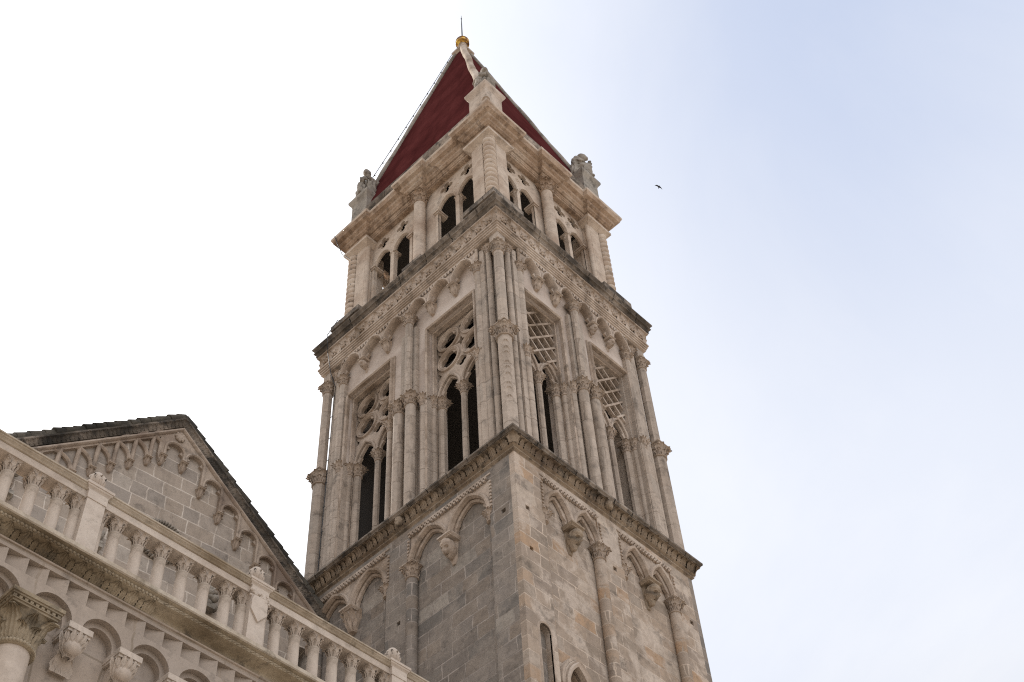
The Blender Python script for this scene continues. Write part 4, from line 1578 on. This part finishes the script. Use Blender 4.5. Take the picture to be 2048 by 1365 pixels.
# ------------------------------------------------------------------ balustrade
bal = thing('balustrade', 'pale marble balustrade of small leafy columns and posts along the terrace edge', 'balustrade', (0, 0, 13.05))


def X(pts, x0, x1):
    return [[(x, y, z) for y, z in pts] for x in (x0, x1)]


BX0, BX1 = -11.4, -0.01
b = MB()
b.box(BX0, BX1, -0.14, 0.14, 0.003, 0.06)
obj('base_course', b, 'balus', bal)
b = MB()
b.rings(X([(0.12, 1.015), (-0.12, 1.015), (-0.125, 1.03), (-0.125, 1.045), (-0.11, 1.05), (-0.11, 1.135), (0.12, 1.135)], BX0, BX1))
rl = obj('rail', b, 'balus', bal)
b = MB()
b.rings(X([(0.13, 1.138), (-0.115, 1.138), (-0.13, 1.145), (-0.14, 1.165), (-0.165, 1.18), (-0.17, 1.195), (-0.185, 1.2), (-0.185, 1.225), (-0.1, 1.245), (0.13, 1.245)], BX0, BX1))
obj('rail_cap', b, 'railcap', rl)
bb = MB()
bb.lathe([(0.10, 0.06), (0.10, 0.10), (0.088, 0.115), (0.082, 0.14), (0.077, 0.78), (0.083, 0.79), (0.083, 0.805), (0.075, 0.81)], n=18)
bme = bb.mesh('baluster')
bme.materials.append(M['balus'])
cme = cap_mesh(0.067, 0.215, 1.5, 'balus', 6)
posts = [-10.93, -8.31, -5.67, -3.09, -0.47]
bx = []
halfs = []
for p0, p1 in zip(posts[:-1], posts[1:]):
    for i in range(6):
        bx.append(p0 + 0.42 + i * (p1 - p0 - 0.86) / 5)
    halfs += [p0 + 0.165, p1 - 0.165]
for x in bx + halfs:
    o = obj('baluster', bme, None, bal, (x, 0, 0))
    obj('capital', cme, None, o, (0, 0, 0.80))
fb = MB()
fb.lathe([(0.085, 0.0), (0.095, 0.03), (0.075, 0.05), (0.105, 0.10), (0.118, 0.16), (0.105, 0.22), (0.06, 0.265), (0.01, 0.275)], n=16)
for k in range(8):
    a = 2 * math.pi * k / 8
    fb.tube([(0.09 * math.cos(a), 0.09 * math.sin(a), 0.06), (0.117 * math.cos(a), 0.117 * math.sin(a), 0.13), (0.112 * math.cos(a), 0.112 * math.sin(a), 0.19), (0.05 * math.cos(a), 0.05 * math.sin(a), 0.262)], [0.012, 0.022, 0.022, 0.008], 6)
fme = fb.mesh('finial', 60)
fme.materials.append(M['balus'])
pm = MB()
pm.box(-0.135, 0.135, -0.155, 0.155, 0.003, 1.0)
pm.box(-0.145, 0.145, -0.165, 0.165, 1.0, 1.14)
pm.rings([[(x * h, y * h, z) for x, y in ((-1, -1), (1, -1), (1, 1), (-1, 1))] for h, z in ((0.155, 1.14), (0.165, 1.17), (0.185, 1.185), (0.19, 1.205), (0.2, 1.21), (0.2, 1.25), (0.13, 1.28))])
pme = pm.mesh('post')
pme.materials.append(M['balus'])
for i, x in enumerate(posts):
    o = obj('post', pme, None, bal, (x, 0, 0))
    obj('finial', fme, None, o, (0, 0, 1.27)).scale = (0.95, 0.95, 1.28)
    if i == 2:
        sb = MB()
        sb.uzprism([(-0.10, 0.97), (-0.13, 0.90), (-0.135, 0.72), (0.0, 0.55), (0.135, 0.72), (0.13, 0.90), (0.10, 0.97)], -0.185, -0.155)
        for q in range(26):
            sb.ball((random.uniform(-0.16, 0.16), -0.165, random.uniform(0.93, 1.06)), random.uniform(0.015, 0.03), 7, 5)
        obj('shield', sb, 'balus', o)

# ------------------------------------------------------------------ cables
cb = MB()
p, q = Vector(base[3]), Vector(topq[3])
off = Vector((-0.20, 0.26, 0.0))
pts = []
for s in range(40):
    t = 0.08 + 0.92 * s / 39
    v = p.lerp(q, t) + off * (1 - 0.55 * t) * (1.0 if s else 0.3)
    v.z += 0.05 - 0.12 * math.sin(math.pi * t)
    pts.append(v)
cb.tube(pts, 0.012, 5)
for i in range(1, 39, 3):
    cb.ball(tuple(pts[i] + Vector((0, 0, -0.04))), 0.03, 7, 5)
tag(obj('string_of_lights', cb, 'cable'), 'thin dark wire with small bulbs strung along the left edge of the red spire', 'string lights')
cb = MB()
pts = [(-0.12, 6.42, 36.0), (-0.05, 6.35, 35.6), (0.12, 6.28, 35.1), (0.30, 6.02, 34.7), (0.33, 6.02, 32.6), (0.30, 6.02, 31.7), (0.0, 6.05, 31.5), (-0.28, 6.1, 30.6), (-0.2, 6.1, 29.9), (-0.03, 6.12, 29.2), (0.05, 5.98, 28.6), (0.03, 6.0, 25.0), (0.03, 6.03, 22.0)]
cb.tube(pts, 0.011, 5)
for z in [34.2, 33.4, 32.6, 28.2, 27.4, 26.6, 25.8, 25.0, 24.2, 23.4, 22.6]:
    x, y = (0.31, 6.02) if z > 30 else (0.035, 6.0)
    cb.tube([(x, y + 0.06, z + 0.03), (x - 0.03, y - 0.06, z - 0.03)], 0.01, 5)
tag(obj('cable', cb, 'cable'), 'thin black cable clipped down the far left corner of the bell tower', 'cable')

# ------------------------------------------------------------------ swift
d = (fw + rt * ((1318 - 1024) / 2688.7) - up * ((374 - 682.5) / 2688.7))
bp_ = CAMP + d * 62
ex, ey = rt.copy(), up.copy()
ez = -fw
BT = Matrix(((ex.x, ey.x, ez.x, bp_.x), (ex.y, ey.y, ez.y, bp_.y), (ex.z, ey.z, ez.z, bp_.z), (0, 0, 0, 1)))
b = MB()
k = 0.021
body = [(0.7, 2.2), (0.5, 1.3), (0.1, 0.2), (-0.5, -1.4), (-1.1, -3.0)]
b.tube([(x * k * 1.2, y * k * 1.2, 0) for x, y in body], [0.006, 0.032, 0.038, 0.024, 0.008], 10)
for tip in ((-1.9, -4.6), (-0.9, -4.8)):
    b.tube([(-0.012, -0.04, 0), (tip[0] * k, tip[1] * k, 0.0)], [0.010, 0.003], 6)
for side, pts_ in ((1, [(0, 0.5), (-2.5, 2.2), (-5, 2.9), (-8.2, 2.4)]), (-1, [(0, 0.2), (2.4, -0.6), (4.4, -2.8), (6.0, -5.4)])):
    lead = [Vector((x * k * 1.15, y * k * 1.15)) for x, y in pts_]
    wdt = [0.08, 0.07, 0.055, 0.012]
    vs = []
    for i, p in enumerate(lead):
        for zz in (0.004, -0.004):
            vs.append((p.x, p.y + wdt[i] * 0.3, zz + 0.02 * i))
            vs.append((p.x - 0.15 * wdt[i] * side, p.y - wdt[i] * 0.7, zz + 0.02 * i))
    fs = []
    for i in range(3):
        o_ = i * 4
        fs += [(o_, o_ + 1, o_ + 5, o_ + 4), (o_ + 2, o_ + 6, o_ + 7, o_ + 3), (o_, o_ + 4, o_ + 6, o_ + 2), (o_ + 1, o_ + 3, o_ + 7, o_ + 5)]
    fs += [(0, 2, 3, 1), (12, 13, 15, 14)]
    b.add(vs, fs)
bird = obj('swift', b, 'bird')
bird.matrix_world = BT
tag(bird, 'small dark swift with curved wings flying alone in the pale sky', 'bird')
